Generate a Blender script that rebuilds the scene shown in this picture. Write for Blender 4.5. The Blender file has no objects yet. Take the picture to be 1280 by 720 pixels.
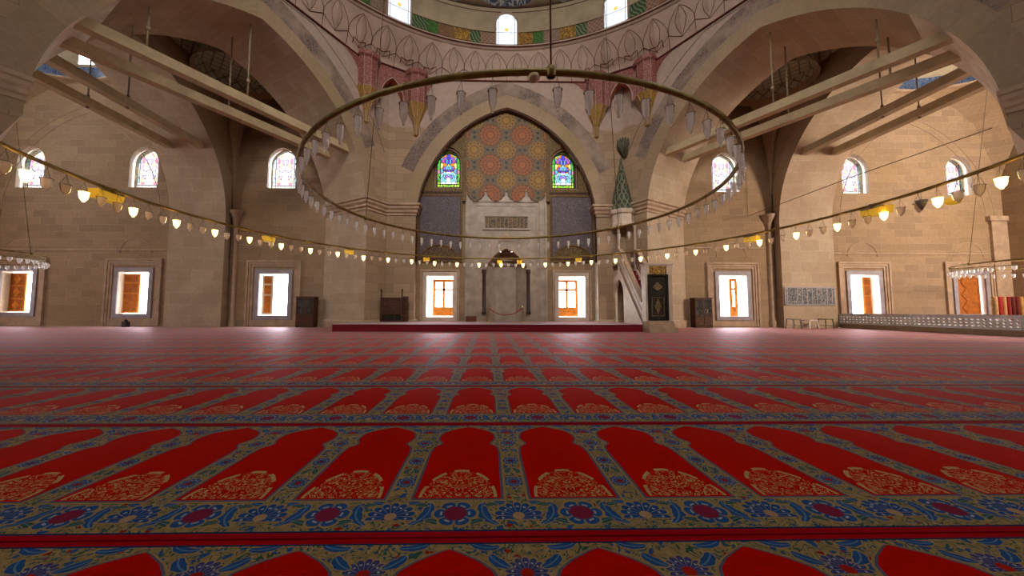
WORLD=16.0; EXPO=0.2
LIGHTS=[
 (('fill_dome_rear',(.9,-1.5,15.5),(.9,16,7),7,520),dict(color=(1,.93,.86),spread=95,sy=2)),  # this and the next: added fill panels inside the dome, standing in for daylight
 (('fill_dome_top',(.9,6.6,20.5),(.9,7.2,0),8,120),dict(color=(1,.95,.9),spread=170)),
 (('fill_right_side',(25.5,3,7.5),(20,17,6),3,2300),dict(color=(1,.82,.66),spread=160)),  # side pair: fill panels added out of view to brighten the side bays
 (('fill_left_side',(-23.7,3,7.5),(-18,17,6),3,350),dict(color=(1,.87,.85),spread=160)),
]
import bpy, math, random
from mathutils import Vector, Matrix
from mathutils.geometry import tessellate_polygon
random.seed(7)
PI=math.pi
scene=bpy.context.scene
COL=scene.collection
CX=0.9                      # axis of the mihrab
def sub(a,b): return (a[0]-b[0],a[1]-b[1])
# ------------------------------------------------------------------ objects
def tag(o,label=None,cat=None,group=None,kind=None):
    if label: o['label']=label
    if cat: o['category']=cat
    if group: o['group']=group
    if kind: o['kind']=kind
    return o
def empty(name,loc=(0,0,0),rz=0):
    o=bpy.data.objects.new(name,None); COL.objects.link(o); o.location=loc; o.rotation_euler=(0,0,rz)
    o.empty_display_size=.1
    return o
class MB:
    """collects polygons with a material slot and uv, builds one mesh"""
    def __init__(s): s.v=[];s.f=[];s.m=[];s.uv=[];s.sm=[]
    def face(s,pts,m=0,uv=None,smooth=False):
        pts=[tuple(map(float,p)) for p in pts]
        i=len(s.v); s.v+=pts; s.f.append(tuple(range(i,i+len(pts)))); s.m.append(m); s.sm.append(smooth)
        if uv is None:
            a=Vector(pts[0]); n=Vector((0,0,0))
            for k in range(1,len(pts)-1): n+= (Vector(pts[k])-a).cross(Vector(pts[k+1])-a)
            ax,ay,az=abs(n.x),abs(n.y),abs(n.z)
            if az>=ax and az>=ay: uv=[(p[0],p[1]) for p in pts]
            elif ay>=ax: uv=[(p[0],p[2]) for p in pts]
            else: uv=[(p[1],p[2]) for p in pts]
        s.uv+=list(uv)
    def box(s,x0,x1,y0,y1,z0,z1,m=0):
        P=lambda x,y,z:(x,y,z)
        s.face([P(x0,y0,z0),P(x1,y0,z0),P(x1,y0,z1),P(x0,y0,z1)],m)
        s.face([P(x1,y1,z0),P(x0,y1,z0),P(x0,y1,z1),P(x1,y1,z1)],m)
        s.face([P(x0,y1,z0),P(x0,y0,z0),P(x0,y0,z1),P(x0,y1,z1)],m)
        s.face([P(x1,y0,z0),P(x1,y1,z0),P(x1,y1,z1),P(x1,y0,z1)],m)
        s.face([P(x0,y0,z1),P(x1,y0,z1),P(x1,y1,z1),P(x0,y1,z1)],m)
        s.face([P(x0,y1,z0),P(x1,y1,z0),P(x1,y0,z0),P(x0,y0,z0)],m)
    def beam(s,a,b,w,h,m=0,up=(0,0,1)):
        a=Vector(a);b=Vector(b);d=(b-a).normalized();r=d.cross(Vector(up)).normalized();u=r.cross(d)
        c=[]
        for p in (a,b): c.append([p+r*(sx*w/2)+u*(sz*h/2) for sx,sz in ((-1,-1),(1,-1),(1,1),(-1,1))])
        L=(b-a).length
        for k in range(4):
            k2=(k+1)%4
            s.face([c[0][k],c[0][k2],c[1][k2],c[1][k]],m,[(0,0),(0,w),(L,w),(L,0)])
        s.face(c[0][::-1],m); s.face(c[1],m)
    def tube(s,pts,r,n=6,m=0,closed=False,cap=True,rads=None):
        pts=[Vector(p) for p in pts]; N=len(pts); rings=[]
        prev=None
        for i,p in enumerate(pts):
            if closed: t=(pts[(i+1)%N]-pts[i-1])
            else: t=pts[min(i+1,N-1)]-pts[max(i-1,0)]
            t.normalize()
            ref=Vector((0,0,1)) if abs(t.z)<.95 else Vector((1,0,0))
            a=t.cross(ref).normalized(); b=a.cross(t)
            if prev is not None and not closed:
                a=(prev-t*prev.dot(t)).normalized(); b=a.cross(t)
            prev=a
            rr=rads[i] if rads else r
            rings.append([p+a*(rr*math.cos(2*PI*k/n))+b*(rr*math.sin(2*PI*k/n)) for k in range(n)])
        M=N if closed else N-1
        for i in range(M):
            A=rings[i];B=rings[(i+1)%N]
            for k in range(n):
                k2=(k+1)%n
                s.face([A[k],A[k2],B[k2],B[k]],m,smooth=True)
        if cap and not closed:
            s.face(rings[0][::-1],m); s.face(rings[-1],m)
    def lathe(s,prof,n=12,c=(0,0,0),m=0,a0=0,a1=2*PI,smooth=True,mats=None,rot=0):
        """prof = [(r,z)...]"""
        full=abs(a1-a0-2*PI)<1e-6
        for i in range(len(prof)-1):
            r0,z0=prof[i];r1,z1=prof[i+1]
            mm=mats[i] if mats else m
            for k in range(n):
                t0=rot+a0+(a1-a0)*k/n;t1=rot+a0+(a1-a0)*(k+1)/n
                q=[(c[0]+r0*math.cos(t0),c[1]+r0*math.sin(t0),c[2]+z0),(c[0]+r0*math.cos(t1),c[1]+r0*math.sin(t1),c[2]+z0),
                   (c[0]+r1*math.cos(t1),c[1]+r1*math.sin(t1),c[2]+z1),(c[0]+r1*math.cos(t0),c[1]+r1*math.sin(t0),c[2]+z1)]
                R=max(r0,r1)
                uv=[(t0*R,z0),(t1*R,z0),(t1*R,z1),(t0*R,z1)]
                if r0<1e-5: q=[q[0],q[2],q[3]];uv=[uv[0],uv[2],uv[3]]
                elif r1<1e-5: q=q[:3];uv=uv[:3]
                s.face(q,mm,uv,smooth=smooth)
    def poly(s,loops,fn,m=0,flip=False,uvf=None):
        """triangulate 2D loops (first outer, rest holes); fn maps (u,v) to 3D"""
        vl=[[Vector((p[0],p[1],0)) for p in L] for L in loops]
        flat=[p for L in loops for p in L]
        for t in tessellate_polygon(vl):
            pts=[flat[i] for i in t]
            ar=(pts[1][0]-pts[0][0])*(pts[2][1]-pts[0][1])-(pts[2][0]-pts[0][0])*(pts[1][1]-pts[0][1])
            if abs(ar)<1e-9: continue
            if (ar<0)!=flip: pts=pts[::-1]
            s.face([fn(*p) for p in pts],m,[(uvf(*p) if uvf else p) for p in pts])
    def prism(s,loop,fn,d,m=0,ms=None):
        """2D loop; fn(u,v,t) 3D; extrude t from 0 to d"""
        s.poly([loop],lambda u,v:fn(u,v,0),m); s.poly([loop],lambda u,v:fn(u,v,d),m,flip=True)
        n=len(loop); L=0
        for i in range(n):
            a=loop[i];b=loop[(i+1)%n]; e=math.hypot(b[0]-a[0],b[1]-a[1])
            s.face([fn(a[0],a[1],0),fn(b[0],b[1],0),fn(b[0],b[1],d),fn(a[0],a[1],d)],m if ms is None else ms,[(L,0),(L+e,0),(L+e,d),(L,d)]); L+=e
    def sweep(s,path,prof,m=0,closed=False,cap=True):
        """path: plan points; prof: [(out,z)]; out is to the right of the walking direction"""
        N=len(path); offs=[]
        for i in range(N):
            p=path[i]
            if closed or 0<i<N-1:
                a=path[i-1];b=path[(i+1)%N]
                d0=Vector(sub(p,a)).normalized();d1=Vector(sub(b,p)).normalized()
                n0=Vector((d0.y,-d0.x));n1=Vector((d1.y,-d1.x)); n=(n0+n1)
                if n.length<1e-6: n=n0
                n.normalize(); n/=max(.3,n.dot(n0))
            elif i==0:
                d=Vector(sub(path[1],p)).normalized(); n=Vector((d.y,-d.x))
            else:
                d=Vector(sub(p,path[-2])).normalized(); n=Vector((d.y,-d.x))
            offs.append(n)
        rows=[[(p[0]+n.x*o,p[1]+n.y*o,z) for o,z in prof] for p,n in zip(path,offs)]
        M=N if closed else N-1
        for i in range(M):
            A=rows[i];B=rows[(i+1)%N]
            for k in range(len(prof)-1):
                s.face([A[k],B[k],B[k+1],A[k+1]],m)
        if cap and not closed:
            s.face(rows[0][::-1],m); s.face(rows[-1],m)
    def build(s,name,mats,parent=None,weld=True):
        me=bpy.data.meshes.new(name); me.from_pydata(s.v,[],s.f)
        if not isinstance(mats,(list,tuple)): mats=[mats]
        for m in mats: me.materials.append(m)
        me.polygons.foreach_set('material_index',s.m)
        me.polygons.foreach_set('use_smooth',s.sm)
        ul=me.uv_layers.new(name='UVMap')
        ul.data.foreach_set('uv',[c for p in s.uv for c in p])
        if weld:
            import bmesh
            bm=bmesh.new(); bm.from_mesh(me); bmesh.ops.remove_doubles(bm,verts=bm.verts,dist=1e-4); bm.to_mesh(me); bm.free()
        me.update()
        o=bpy.data.objects.new(name,me); COL.objects.link(o)
        if parent: o.parent=parent
        return o
def copy_tree(o,parent=None):
    c=o.copy(); COL.objects.link(c); c.parent=parent
    for ch in list(o.children): copy_tree(ch,c)
    return c
# ------------------------------------------------------------------ shader language
class S:
    def __init__(s,nt,sock): s.nt=nt;s.k=sock
    def _b(s,op,o,rev=False):
        n=s.nt.nodes.new('ShaderNodeMath'); n.operation=op
        a,b=(o,s) if rev else (s,o)
        for i,x in enumerate((a,b)):
            if isinstance(x,S): s.nt.links.new(x.k,n.inputs[i])
            elif x is not None: n.inputs[i].default_value=float(x)
        return S(s.nt,n.outputs[0])
    def __add__(s,o): return s._b('ADD',o)
    __radd__=__add__
    def __sub__(s,o): return s._b('SUBTRACT',o)
    def __rsub__(s,o): return s._b('SUBTRACT',o,True)
    def __mul__(s,o): return s._b('MULTIPLY',o)
    __rmul__=__mul__
    def __truediv__(s,o): return s._b('DIVIDE',o)
    def __lt__(s,o): return s._b('LESS_THAN',o)
    def __gt__(s,o): return s._b('GREATER_THAN',o)
    def abs(s): return s._b('ABSOLUTE',None)
    def fract(s): return s._b('FRACT',None)
    def floor(s): return s._b('FLOOR',None)
    def sin(s): return s._b('SINE',None)
    def cos(s): return s._b('COSINE',None)
    def sqrt(s): return s._b('SQRT',None)
    def mod(s,o): return s._b('FLOORED_MODULO',o)
    def max(s,o): return s._b('MAXIMUM',o)
    def min(s,o): return s._b('MINIMUM',o)
    def atan2(s,o): return s._b('ARCTAN2',o)
class Mat:
    def __init__(s,name,rough=.8,metal=0,spec=.3,sheen=0):
        s.m=bpy.data.materials.new(name); s.m.use_nodes=True; s.nt=s.m.node_tree
        s.b=s.nt.nodes['Principled BSDF']; s.b.inputs['Roughness'].default_value=rough
        s.b.inputs['Metallic'].default_value=metal; s.b.inputs['Specular IOR Level'].default_value=spec
        s.b.inputs['Sheen Weight'].default_value=sheen
    def coords(s,kind='pos'):
        if kind=='pos':
            n=s.nt.nodes.new('ShaderNodeNewGeometry'); o=n.outputs['Position']
        elif kind=='obj':
            n=s.nt.nodes.new('ShaderNodeTexCoord'); o=n.outputs['Object']
        else:
            n=s.nt.nodes.new('ShaderNodeUVMap'); n.uv_map='UVMap'; o=n.outputs[0]
        s.vec=o
        x=s.nt.nodes.new('ShaderNodeSeparateXYZ'); s.nt.links.new(o,x.inputs[0])
        return [S(s.nt,x.outputs[i]) for i in range(3)]
    def comb(s,x,y,z=0):
        n=s.nt.nodes.new('ShaderNodeCombineXYZ')
        for i,v in enumerate((x,y,z)):
            if isinstance(v,S): s.nt.links.new(v.k,n.inputs[i])
            else: n.inputs[i].default_value=v
        return n.outputs[0]
    def noise(s,vec,scale,detail=3,rough=.5,dist=0,color=False):
        n=s.nt.nodes.new('ShaderNodeTexNoise'); n.inputs['Scale'].default_value=scale; n.inputs['Detail'].default_value=detail
        n.inputs['Roughness'].default_value=rough; n.inputs['Distortion'].default_value=dist
        s.nt.links.new(vec,n.inputs['Vector']); return S(s.nt,n.outputs['Color' if color else 'Fac'])
    def voro(s,vec,scale,feature='F1',out='Distance',rnd=1):
        n=s.nt.nodes.new('ShaderNodeTexVoronoi'); n.feature=feature; n.inputs['Scale'].default_value=scale; n.inputs['Randomness'].default_value=rnd
        s.nt.links.new(vec,n.inputs['Vector']); return S(s.nt,n.outputs[out])
    def mix(s,f,a,b,blend='MIX'):
        n=s.nt.nodes.new('ShaderNodeMix'); n.data_type='RGBA'; n.blend_type=blend
        if isinstance(f,S): s.nt.links.new(f.k,n.inputs[0])
        else: n.inputs[0].default_value=f
        for i,x in ((6,a),(7,b)):
            if isinstance(x,S): s.nt.links.new(x.k,n.inputs[i])
            else: n.inputs[i].default_value=(x[0],x[1],x[2],1)
        return S(s.nt,n.outputs[2])
    def ramp(s,f,stops,interp='LINEAR'):
        n=s.nt.nodes.new('ShaderNodeValToRGB'); s.nt.links.new(f.k,n.inputs[0]); e=n.color_ramp.elements
        n.color_ramp.interpolation=interp
        while len(e)<len(stops): e.new(.5)
        for i,(p,c) in enumerate(stops): e[i].position=p; e[i].color=(c[0],c[1],c[2],1)
        return S(s.nt,n.outputs[0])
    def curve(s,f,pts):
        n=s.nt.nodes.new('ShaderNodeFloatCurve'); c=n.mapping.curves[0]
        while len(c.points)<len(pts): c.points.new(.5,.5)
        for i,(x,y) in enumerate(pts): c.points[i].location=(x,y); c.points[i].handle_type='VECTOR'
        n.mapping.update(); s.nt.links.new(f.k,n.inputs['Value']); return S(s.nt,n.outputs[0])
    def color(s,c):
        if isinstance(c,S): s.nt.links.new(c.k,s.b.inputs['Base Color'])
        else: s.b.inputs['Base Color'].default_value=(c[0],c[1],c[2],1)
        return s
    def bump(s,h,strength=.3,dist=.02):
        n=s.nt.nodes.new('ShaderNodeBump'); n.inputs['Strength'].default_value=strength; n.inputs['Distance'].default_value=dist
        s.nt.links.new(h.k,n.inputs['Height']); s.nt.links.new(n.outputs[0],s.b.inputs['Normal'])
        return s
    def emit(s,c,st):
        if isinstance(c,S): s.nt.links.new(c.k,s.b.inputs['Emission Color'])
        else: s.b.inputs['Emission Color'].default_value=(c[0],c[1],c[2],1)
        s.b.inputs['Emission Strength'].default_value=st; return s
def plain(name,c,rough=.7,metal=0,spec=.3,var=.15,scale=8,**k):
    M=Mat(name,rough,metal,spec,**k); M.coords('pos')
    n=M.noise(M.vec,scale,4,.6)
    d=tuple(x*(1-var*1.6) for x in c); l=tuple(min(1,x*(1+var*1.3)) for x in c)
    M.color(M.ramp(n,[(.3,d),(.7,l)])); return M.m
def stone(name,c1,c2,mort,bw=.75,rh=.36,stain=(.30,.22,.12),tint=.45,bump=.35):
    M=Mat(name,.88,0,.2); M.coords('uv')
    b=M.nt.nodes.new('ShaderNodeTexBrick'); b.offset=.5
    b.inputs['Scale'].default_value=1; b.inputs['Brick Width'].default_value=bw; b.inputs['Row Height'].default_value=rh
    b.inputs['Mortar Size'].default_value=.008; b.inputs['Mortar Smooth'].default_value=.4; b.inputs['Bias'].default_value=0
    # wobble the joints a little
    uvv=M.vec
    nz=M.noise(uvv,2.2,2,.5,color=True)
    vm=M.nt.nodes.new('ShaderNodeVectorMath'); vm.operation='MULTIPLY_ADD'; M.nt.links.new(nz.k,vm.inputs[0]); vm.inputs[1].default_value=(.03,.02,0); M.nt.links.new(uvv,vm.inputs[2])
    M.nt.links.new(vm.outputs[0],b.inputs['Vector'])
    b.inputs['Color1'].default_value=(*c1,1); b.inputs['Color2'].default_value=(*c2,1); b.inputs['Mortar'].default_value=(*mort,1)
    col=S(M.nt,b.outputs['Color'])
    M.coords('pos')
    n1=M.noise(M.vec,.45,4,.6); n2=M.noise(M.vec,9,5,.7)
    col=M.mix(M.ramp(n1,[(.42,(0,0,0)),(.68,(tint,tint,tint))]),col,stain)
    col=M.mix(M.ramp(n2,[(.3,(.35,.35,.35)),(.65,(0,0,0))]),col,tuple(x*.45 for x in c1))
    M.color(col)
    h=S(M.nt,b.outputs['Fac'])*-1+n2*.5
    M.bump(h,bump,.02); return M.m
# ------------------------------------------------------------------ materials
def m_carpet():
    M=Mat('prayer carpet wool',.9,0,.0,sheen=0); M.b.inputs['Sheen Roughness'].default_value=.45
    M.b.inputs['Sheen Tint'].default_value=(1,.55,.62,1)
    x,y,z=M.coords('pos')
    P=.53; L=1.29
    cu=((x-(-.135))/P+.5).fract()-.5; au=cu.abs(); ux=au*P; upx=(.5-au)*P
    side=cu*P
    yv=((y-1.355)/L).fract()*L
    # field
    red=(.50,.006,.0); beige=(.38,.27,.105); blue=(.022,.085,.25); dblue=(.012,.03,.10); green=(.03,.10,.07)
    wob=M.noise(M.vec,26,3,.55)
    fine=M.noise(M.vec,90,2,.5)
    vd=M.comb(x+wob*.05,y+wob*.07,0)
    v1=M.voro(vd,22); v2=M.voro(M.comb(x*1.3+wob*.06,y*.8,3),30); v3=M.voro(M.comb(x+wob*.05,y,7),15)
    col=M.mix(M.ramp(wob,[(.35,(0,0,0)),(.6,(1,1,1))]),beige,tuple(c*.72 for c in beige))
    ten=((M.noise(M.vec,11,2,.5,1.2)*8).fract()-.5).abs()<.10
    col=M.mix(ten*(v1>.2),col,green)
    col=M.mix(v1<.25,col,blue); col=M.mix(v2<.22,col,(.035,.10,.16)); col=M.mix(v3<.15,col,(.32,.02,.01))
    def flower(col,fx,cy,R,n,ca,cb,fan=False,inner=.42,sgn=1):
        dx=fx; dy=yv-cy
        d=(dx*dx+dy*dy).sqrt(); a=dy.atan2(dx)
        pet=(a*(n/2)).cos().abs() if not fan else ((a-PI/2)*(n/2)).cos().abs()
        rr=(pet._b('POWER',.5)*.30+.70)*R
        ins=d<rr
        lines=(pet<.22)*(d>R*.25)
        outer=(d<(rr*1.14))
        if fan: outer=outer*(dy>-.30*R)
        col=M.mix(outer,col,tuple(c*.9 for c in beige))
        c=M.mix(lines,ca,(.25,.22,.18))
        c=M.mix(d<R*inner,c,cb)
        c=M.mix((d>R*.62)*(d<R*.72)*(pet>.8),c,(.35,.38,.35))
        if fan:
            ins=ins*((dy>-.25*R)+0)
        return M.mix(ins,col,c)
    def leaf(col,px,py,ang,a,b,c):
        dx=ux-px; dy=yv-py; ca,sa=math.cos(ang),math.sin(ang)
        u=dx*ca+dy*sa; v=dy*ca-dx*sa; v=v+u*u*4
        e=(u/a)*(u/a)+(v/b)*(v/b)+(u*170).sin()*.12
        col=M.mix(e<1.35,col,tuple(k*.95 for k in beige))
        col=M.mix(e<1,col,c); return M.mix((v.abs()<b*.14)*(e<1),col,(.10,.20,.33))
    # border flowers (rosette below the niche, palmette between)
    col=leaf(col,.118,.15,1.9,.085,.026,blue); col=leaf(col,.085,.10,.4,.035,.014,green); col=leaf(col,.15,.22,.2,.03,.012,green)
    col=leaf(col,.19,.235,2.9,.03,.013,blue)
    col=flower(col,ux,.155,.088,6,blue,(.22,.02,.05),inner=.55)
    col=flower(col,upx,.135,.10,14,(.018,.07,.24),(.42,.26,.13),fan=True,inner=.25)
    # pillar flowers
    col=flower(col,upx,.42,.052,10,blue,(.30,.02,.02),inner=.3); col=flower(col,upx,.66,.048,6,blue,(.14,.02,.05),inner=.3)
    col=leaf(col,.24,.54,1.2,.035,.012,green); col=leaf(col,.225,.80,.6,.04,.014,blue)
    col=flower(col,upx,.92,.05,6,blue,(.25,.03,.03),inner=.3)
    col=flower(col,upx,1.11,.072,14,(.05,.06,.2),(.40,.02,.01),fan=True,inner=.3)
    col=leaf(col,.12,1.235,2.9,.06,.016,blue); col=leaf(col,.17,1.16,2.4,.045,.02,blue); col=leaf(col,.20,1.01,.4,.035,.014,blue)
    # niche
    t=(yv-.27)/.955
    w=M.curve(t,[(0,.372),(.30,.372),(.52,.375),(.60,.36),(.635,.335),(.65,.295),(.69,.278),(.715,.31),(.77,.338),(.84,.325),(.895,.28),(.94,.19),(.972,.095),(.99,.04),(1.0,.0)])
    inn=(au<w)*(t>0)*(t<1)
    edge=(au<(w+.022))*(t>-.012)*(t<1.0)
    edge2=(au<(w+.045))*(t>-.024)*(t<1.0)
    col=M.mix(edge2,col,tuple(c*.85 for c in beige)); col=M.mix(edge,col,(.10,.10,.16))
    redv=M.mix(M.noise(M.comb(x*.6,y*14,0),9,3),tuple(c*.75 for c in red),tuple(c*1.2 for c in red))
    fx=ux/.185; fy=(yv-.275)/.285
    fr=(fx*fx+fy*fy).sqrt()
    sc=M.comb(ux+wob*.05,yv+wob*.05,0)
    s1=((M.noise(sc,25,1.5,.4,1.0)*5.5).fract()-.5).abs()<.11
    s2=M.voro(sc,34)<.22
    ring=((fr-.93).abs()<.04)*((((fy.atan2(fx))*9).sin())>-.4)
    scr=((s1._b('MAXIMUM',s2))*(fr<.92))._b('MAXIMUM',ring*(fy>0))
    redc=M.mix(scr*(t>0.01),redv,(.50,.33,.13))
    col=M.mix(inn,col,redc)
    # dividing red stripes at the seams
    seam=(yv<.035)._b('MAXIMUM',yv>(L-.03))
    col=M.mix((yv<.045)._b('MAXIMUM',yv>(L-.038)),col,dblue)
    col=M.mix(seam,col,(.36,.004,.01))
    col=M.mix(fine*.35,col,(0,0,0)); M.color(col)
    M.bump(fine,.25,.006)
    # wool pile glances at very shallow angles
    nt=M.nt; lw=nt.nodes.new('ShaderNodeLayerWeight'); lw.inputs['Blend'].default_value=.5
    fac=S(nt,lw.outputs['Facing'])._b('POWER',12)*.58
    gl=nt.nodes.new('ShaderNodeBsdfGlossy'); gl.inputs['Roughness'].default_value=.55; gl.inputs['Color'].default_value=(1,.80,.88,1)
    mx=nt.nodes.new('ShaderNodeMixShader'); nt.links.new(fac.k,mx.inputs[0]); nt.links.new(M.b.outputs[0],mx.inputs[1]); nt.links.new(gl.outputs[0],mx.inputs[2])
    nt.links.new(mx.outputs[0],nt.nodes['Material Output'].inputs[0]); return M.m
def m_startile():
    M=Mat('star pattern painted tile',.55,0,.4); x,y,z=M.coords('pos')
    a=(x-CX)/1.62; b=(z-6.62)/1.56
    def ros(col,ca,cb,R,n,c1,c2):
        u=((a+ca).fract()-.5)*1.62; v=((b+cb).fract()-.5)*1.56
        d=(u*u+v*v).sqrt(); t=v.atan2(u)
        pet=(t*(n/2)).cos().abs(); rr=(pet*.22+.80)*R
        c=M.mix((((t*n).cos()*.5+(d*38).sin()*.5+M.noise(M.vec,20,2)*1.2))>.95,c1,tuple(k*.4 for k in c1))
        c=M.mix(d<R*.22,c,c2); c=M.mix(d<R*.10,c,c1)
        return M.mix(d<rr,col,c)
    def dia(col,ca,cb):
        u=((a+ca).fract()-.5)*1.62; v=((b+cb).fract()-.5)*1.56
        return M.mix((u.abs()+v.abs())<.085,col,(.010,.010,.014))
    n=M.noise(M.vec,14,4,.6); base=M.ramp(n,[(.35,(.06,.040,.016)),(.62,(.125,.088,.042))])
    v=M.voro(M.vec,16); base=M.mix(v<.25,base,(.028,.026,.022)); base=M.mix(((n*8).fract()-.5).abs()<.1,base,(.22,.12,.03))
    col=base
    col=ros(col,0,.5,.60,16,(.27,.070,.004),(.33,.10,.008)); col=ros(col,.5,0,.50,12,(.26,.125,.006),(.33,.16,.010))
    for k in (-.085,.085): col=dia(col,.5,.5+k); col=dia(col,0+k,0)
    M.color(col); M.bump(n,.2,.01); return M.m
def m_pattern(name,bg,fg,scale,thr=.12,third=None,rough=.6,freq=6,emboss=False,coord='pos'):
    """dense scroll ornament"""
    M=Mat(name,rough,0,.35); M.coords(coord)
    n=M.noise(M.vec,scale,2,.5,.8); s=((n*freq).fract()-.5).abs()<thr
    v=M.voro(M.vec,scale*2.2)
    col=M.mix(s,bg,fg); col=M.mix(v<.2,col,third or fg); M.color(col)
    if emboss: M.bump(s,.5,.01)
    return M.m
def m_script(name,bg,fg,sx=9,sz=5,w=1):
    """dense upright lettering ornament, strokes mostly vertical"""
    M=Mat(name,.5,0,.4); x,y,z=M.coords('uv')
    n=M.noise(M.comb(x*1.0,y*.55,0),sx,1.5,.4,1.5); s=((n*4.5).fract()-.5).abs()<(.14*w)
    n2=M.noise(M.comb(x*.45,y*1.1,5),sx,1.2,.4,1.0); s2=((n2*4).fract()-.5).abs()<(.09*w)
    v=((x*sz).fract()-.5).abs()<.07; v=v*(M.noise(M.comb((x*sz).floor(),3,1),1.7,1,.5)>.47)
    M.color(M.mix(s._b('MAXIMUM',s2)._b('MAXIMUM',v),bg,fg)); return M.m
def m_net(name,bg,fg,sx,sz,w=.14,coord='uv',alt=None):
    M=Mat(name,.6,0,.35); x,y,z=M.coords(coord)
    if coord=='pos': u=x;v=z
    else: u=x;v=y
    a=((u*sx+v*sz).fract()-.5).abs(); b=((u*sx-v*sz).fract()-.5).abs()
    l=(a<w)._b('MAXIMUM',b<w); bgc=bg
    if alt: bgc=M.mix((((u*sx+v*sz).floor()+(u*sx-v*sz).floor()).mod(2))>.5,bg,alt)
    M.color(M.mix(l,bgc,fg)); return M.m
def m_wave(name,bg,fg,f=7,amp=.5,rot=.6):
    M=Mat(name,.6,0,.35); u,v,_=M.coords('uv')
    w=((u*math.cos(rot)+v*math.sin(rot))*f+((u*math.sin(rot)*-1+v*math.cos(rot))*f*1.6).sin()*amp*.4)
    M.color(M.mix((w.fract())<.42,bg,fg)); return M.m
def m_stained(name,kind):
    """coloured glass, transmits whatever is outside"""
    m=bpy.data.materials.new(name); m.use_nodes=True; nt=m.node_tree; nt.nodes.clear()
    M=Mat.__new__(Mat); M.m=m; M.nt=nt
    out=nt.nodes.new('ShaderNodeOutputMaterial'); tr=nt.nodes.new('ShaderNodeBsdfTransparent')
    nt.links.new(tr.outputs[0],out.inputs[0])
    u,v,_=M.coords('uv')   # u in -1..1 , v in 0..1 (window height)
    au=u.abs()
    cell=M.voro(M.comb(au*.62,v*1.5,0),7.0 if kind!='dome' else 9,out='Color'); ce=M.voro(M.comb(au*.62,v*1.5,0),7.0 if kind!='dome' else 9,'DISTANCE_TO_EDGE')
    sepn=nt.nodes.new('ShaderNodeSeparateColor'); nt.links.new(cell.k,sepn.inputs[0]); h=S(nt,sepn.outputs[0])
    border=(au>.72)._b('MAXIMUM',v<.09)._b('MAXIMUM',v>(.93-au*au*.25))
    if kind=='rich':
        inner=M.ramp(h,[(0,(.10,.06,.55)),(.2,(.75,.25,.03)),(.38,(.30,.12,.6)),(.52,(.9,.75,.25)),(.68,(.15,.45,.65)),(.82,(.85,.8,.9)),(.93,(.6,.1,.25))],'CONSTANT')
        low=M.ramp(h,[(0,(.25,.65,.75)),(.3,(.85,.9,1)),(.6,(.35,.2,.7)),(.8,(.9,.85,.95))],'CONSTANT')
        inner=M.mix(v<.42,inner,low)
        bc=M.ramp(h,[(0,(.10,.55,.06)),(.35,(.45,.75,.05)),(.6,(.15,.65,.2)),(.8,(.75,.8,.1)),(.93,(.6,.25,.3))],'CONSTANT')
        lead=.055; st=.42
    elif kind=='side':
        inner=M.ramp(h,[(0,(.65,.7,.95)),(.25,(.9,.62,.35)),(.4,(.95,.9,1)),(.6,(.6,.45,.8)),(.75,(.95,.85,.85)),(.9,(.75,.25,.3))],'CONSTANT')
        bc=M.ramp(h,[(0,(.5,.85,.8)),(.3,(1,1,1)),(.6,(.85,.95,.9)),(.85,(.95,.85,.5))],'CONSTANT')
        arch=((au*1.6+v)<.62)*(v>.1)*(v<.45)
        inner=M.mix(arch,inner,(1,1,1)); 
        lead=.045; st=1
    else:
        inner=M.ramp(h,[(0,(.95,.97,1)),(.5,(.85,.93,1)),(.8,(1,1,1)),(.92,(.8,.7,.95))],'CONSTANT'); bc=inner; lead=.03; st=1
        d=((u*.55)*(u*.55)+(v-.5)*(v-.5)*3).sqrt(); inner=M.mix(d<.09,inner,(.95,.55,.03)); bc=inner
    c=M.mix(border,inner,bc)
    edges=(ce<lead)._b('MAXIMUM',((au-.72).abs()<.035))
    if kind=='side': edges=edges*(1-(((au*1.6+v)<.62)*(v>.1)*(v<.45)))
    if kind!='dome': edges=edges._b('MAXIMUM',((v-.09).abs()<.012))
    ld={'rich':(.02,.03,.02),'side':(.16,.12,.14),'dome':(.28,.33,.34)}[kind]
    c=M.mix(edges,c,ld)
    g={'rich':.085,'side':.12,'dome':.085}[kind]
    c=M.mix(1.0,c,(g,g,g),'MULTIPLY')
    nt.links.new(c.k,tr.inputs[0]); return m
def m_glow(name,c,st,base=(.9,.8,.6)):
    M=Mat(name,.4); M.color(base); M.emit(c,st); return M.m
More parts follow.
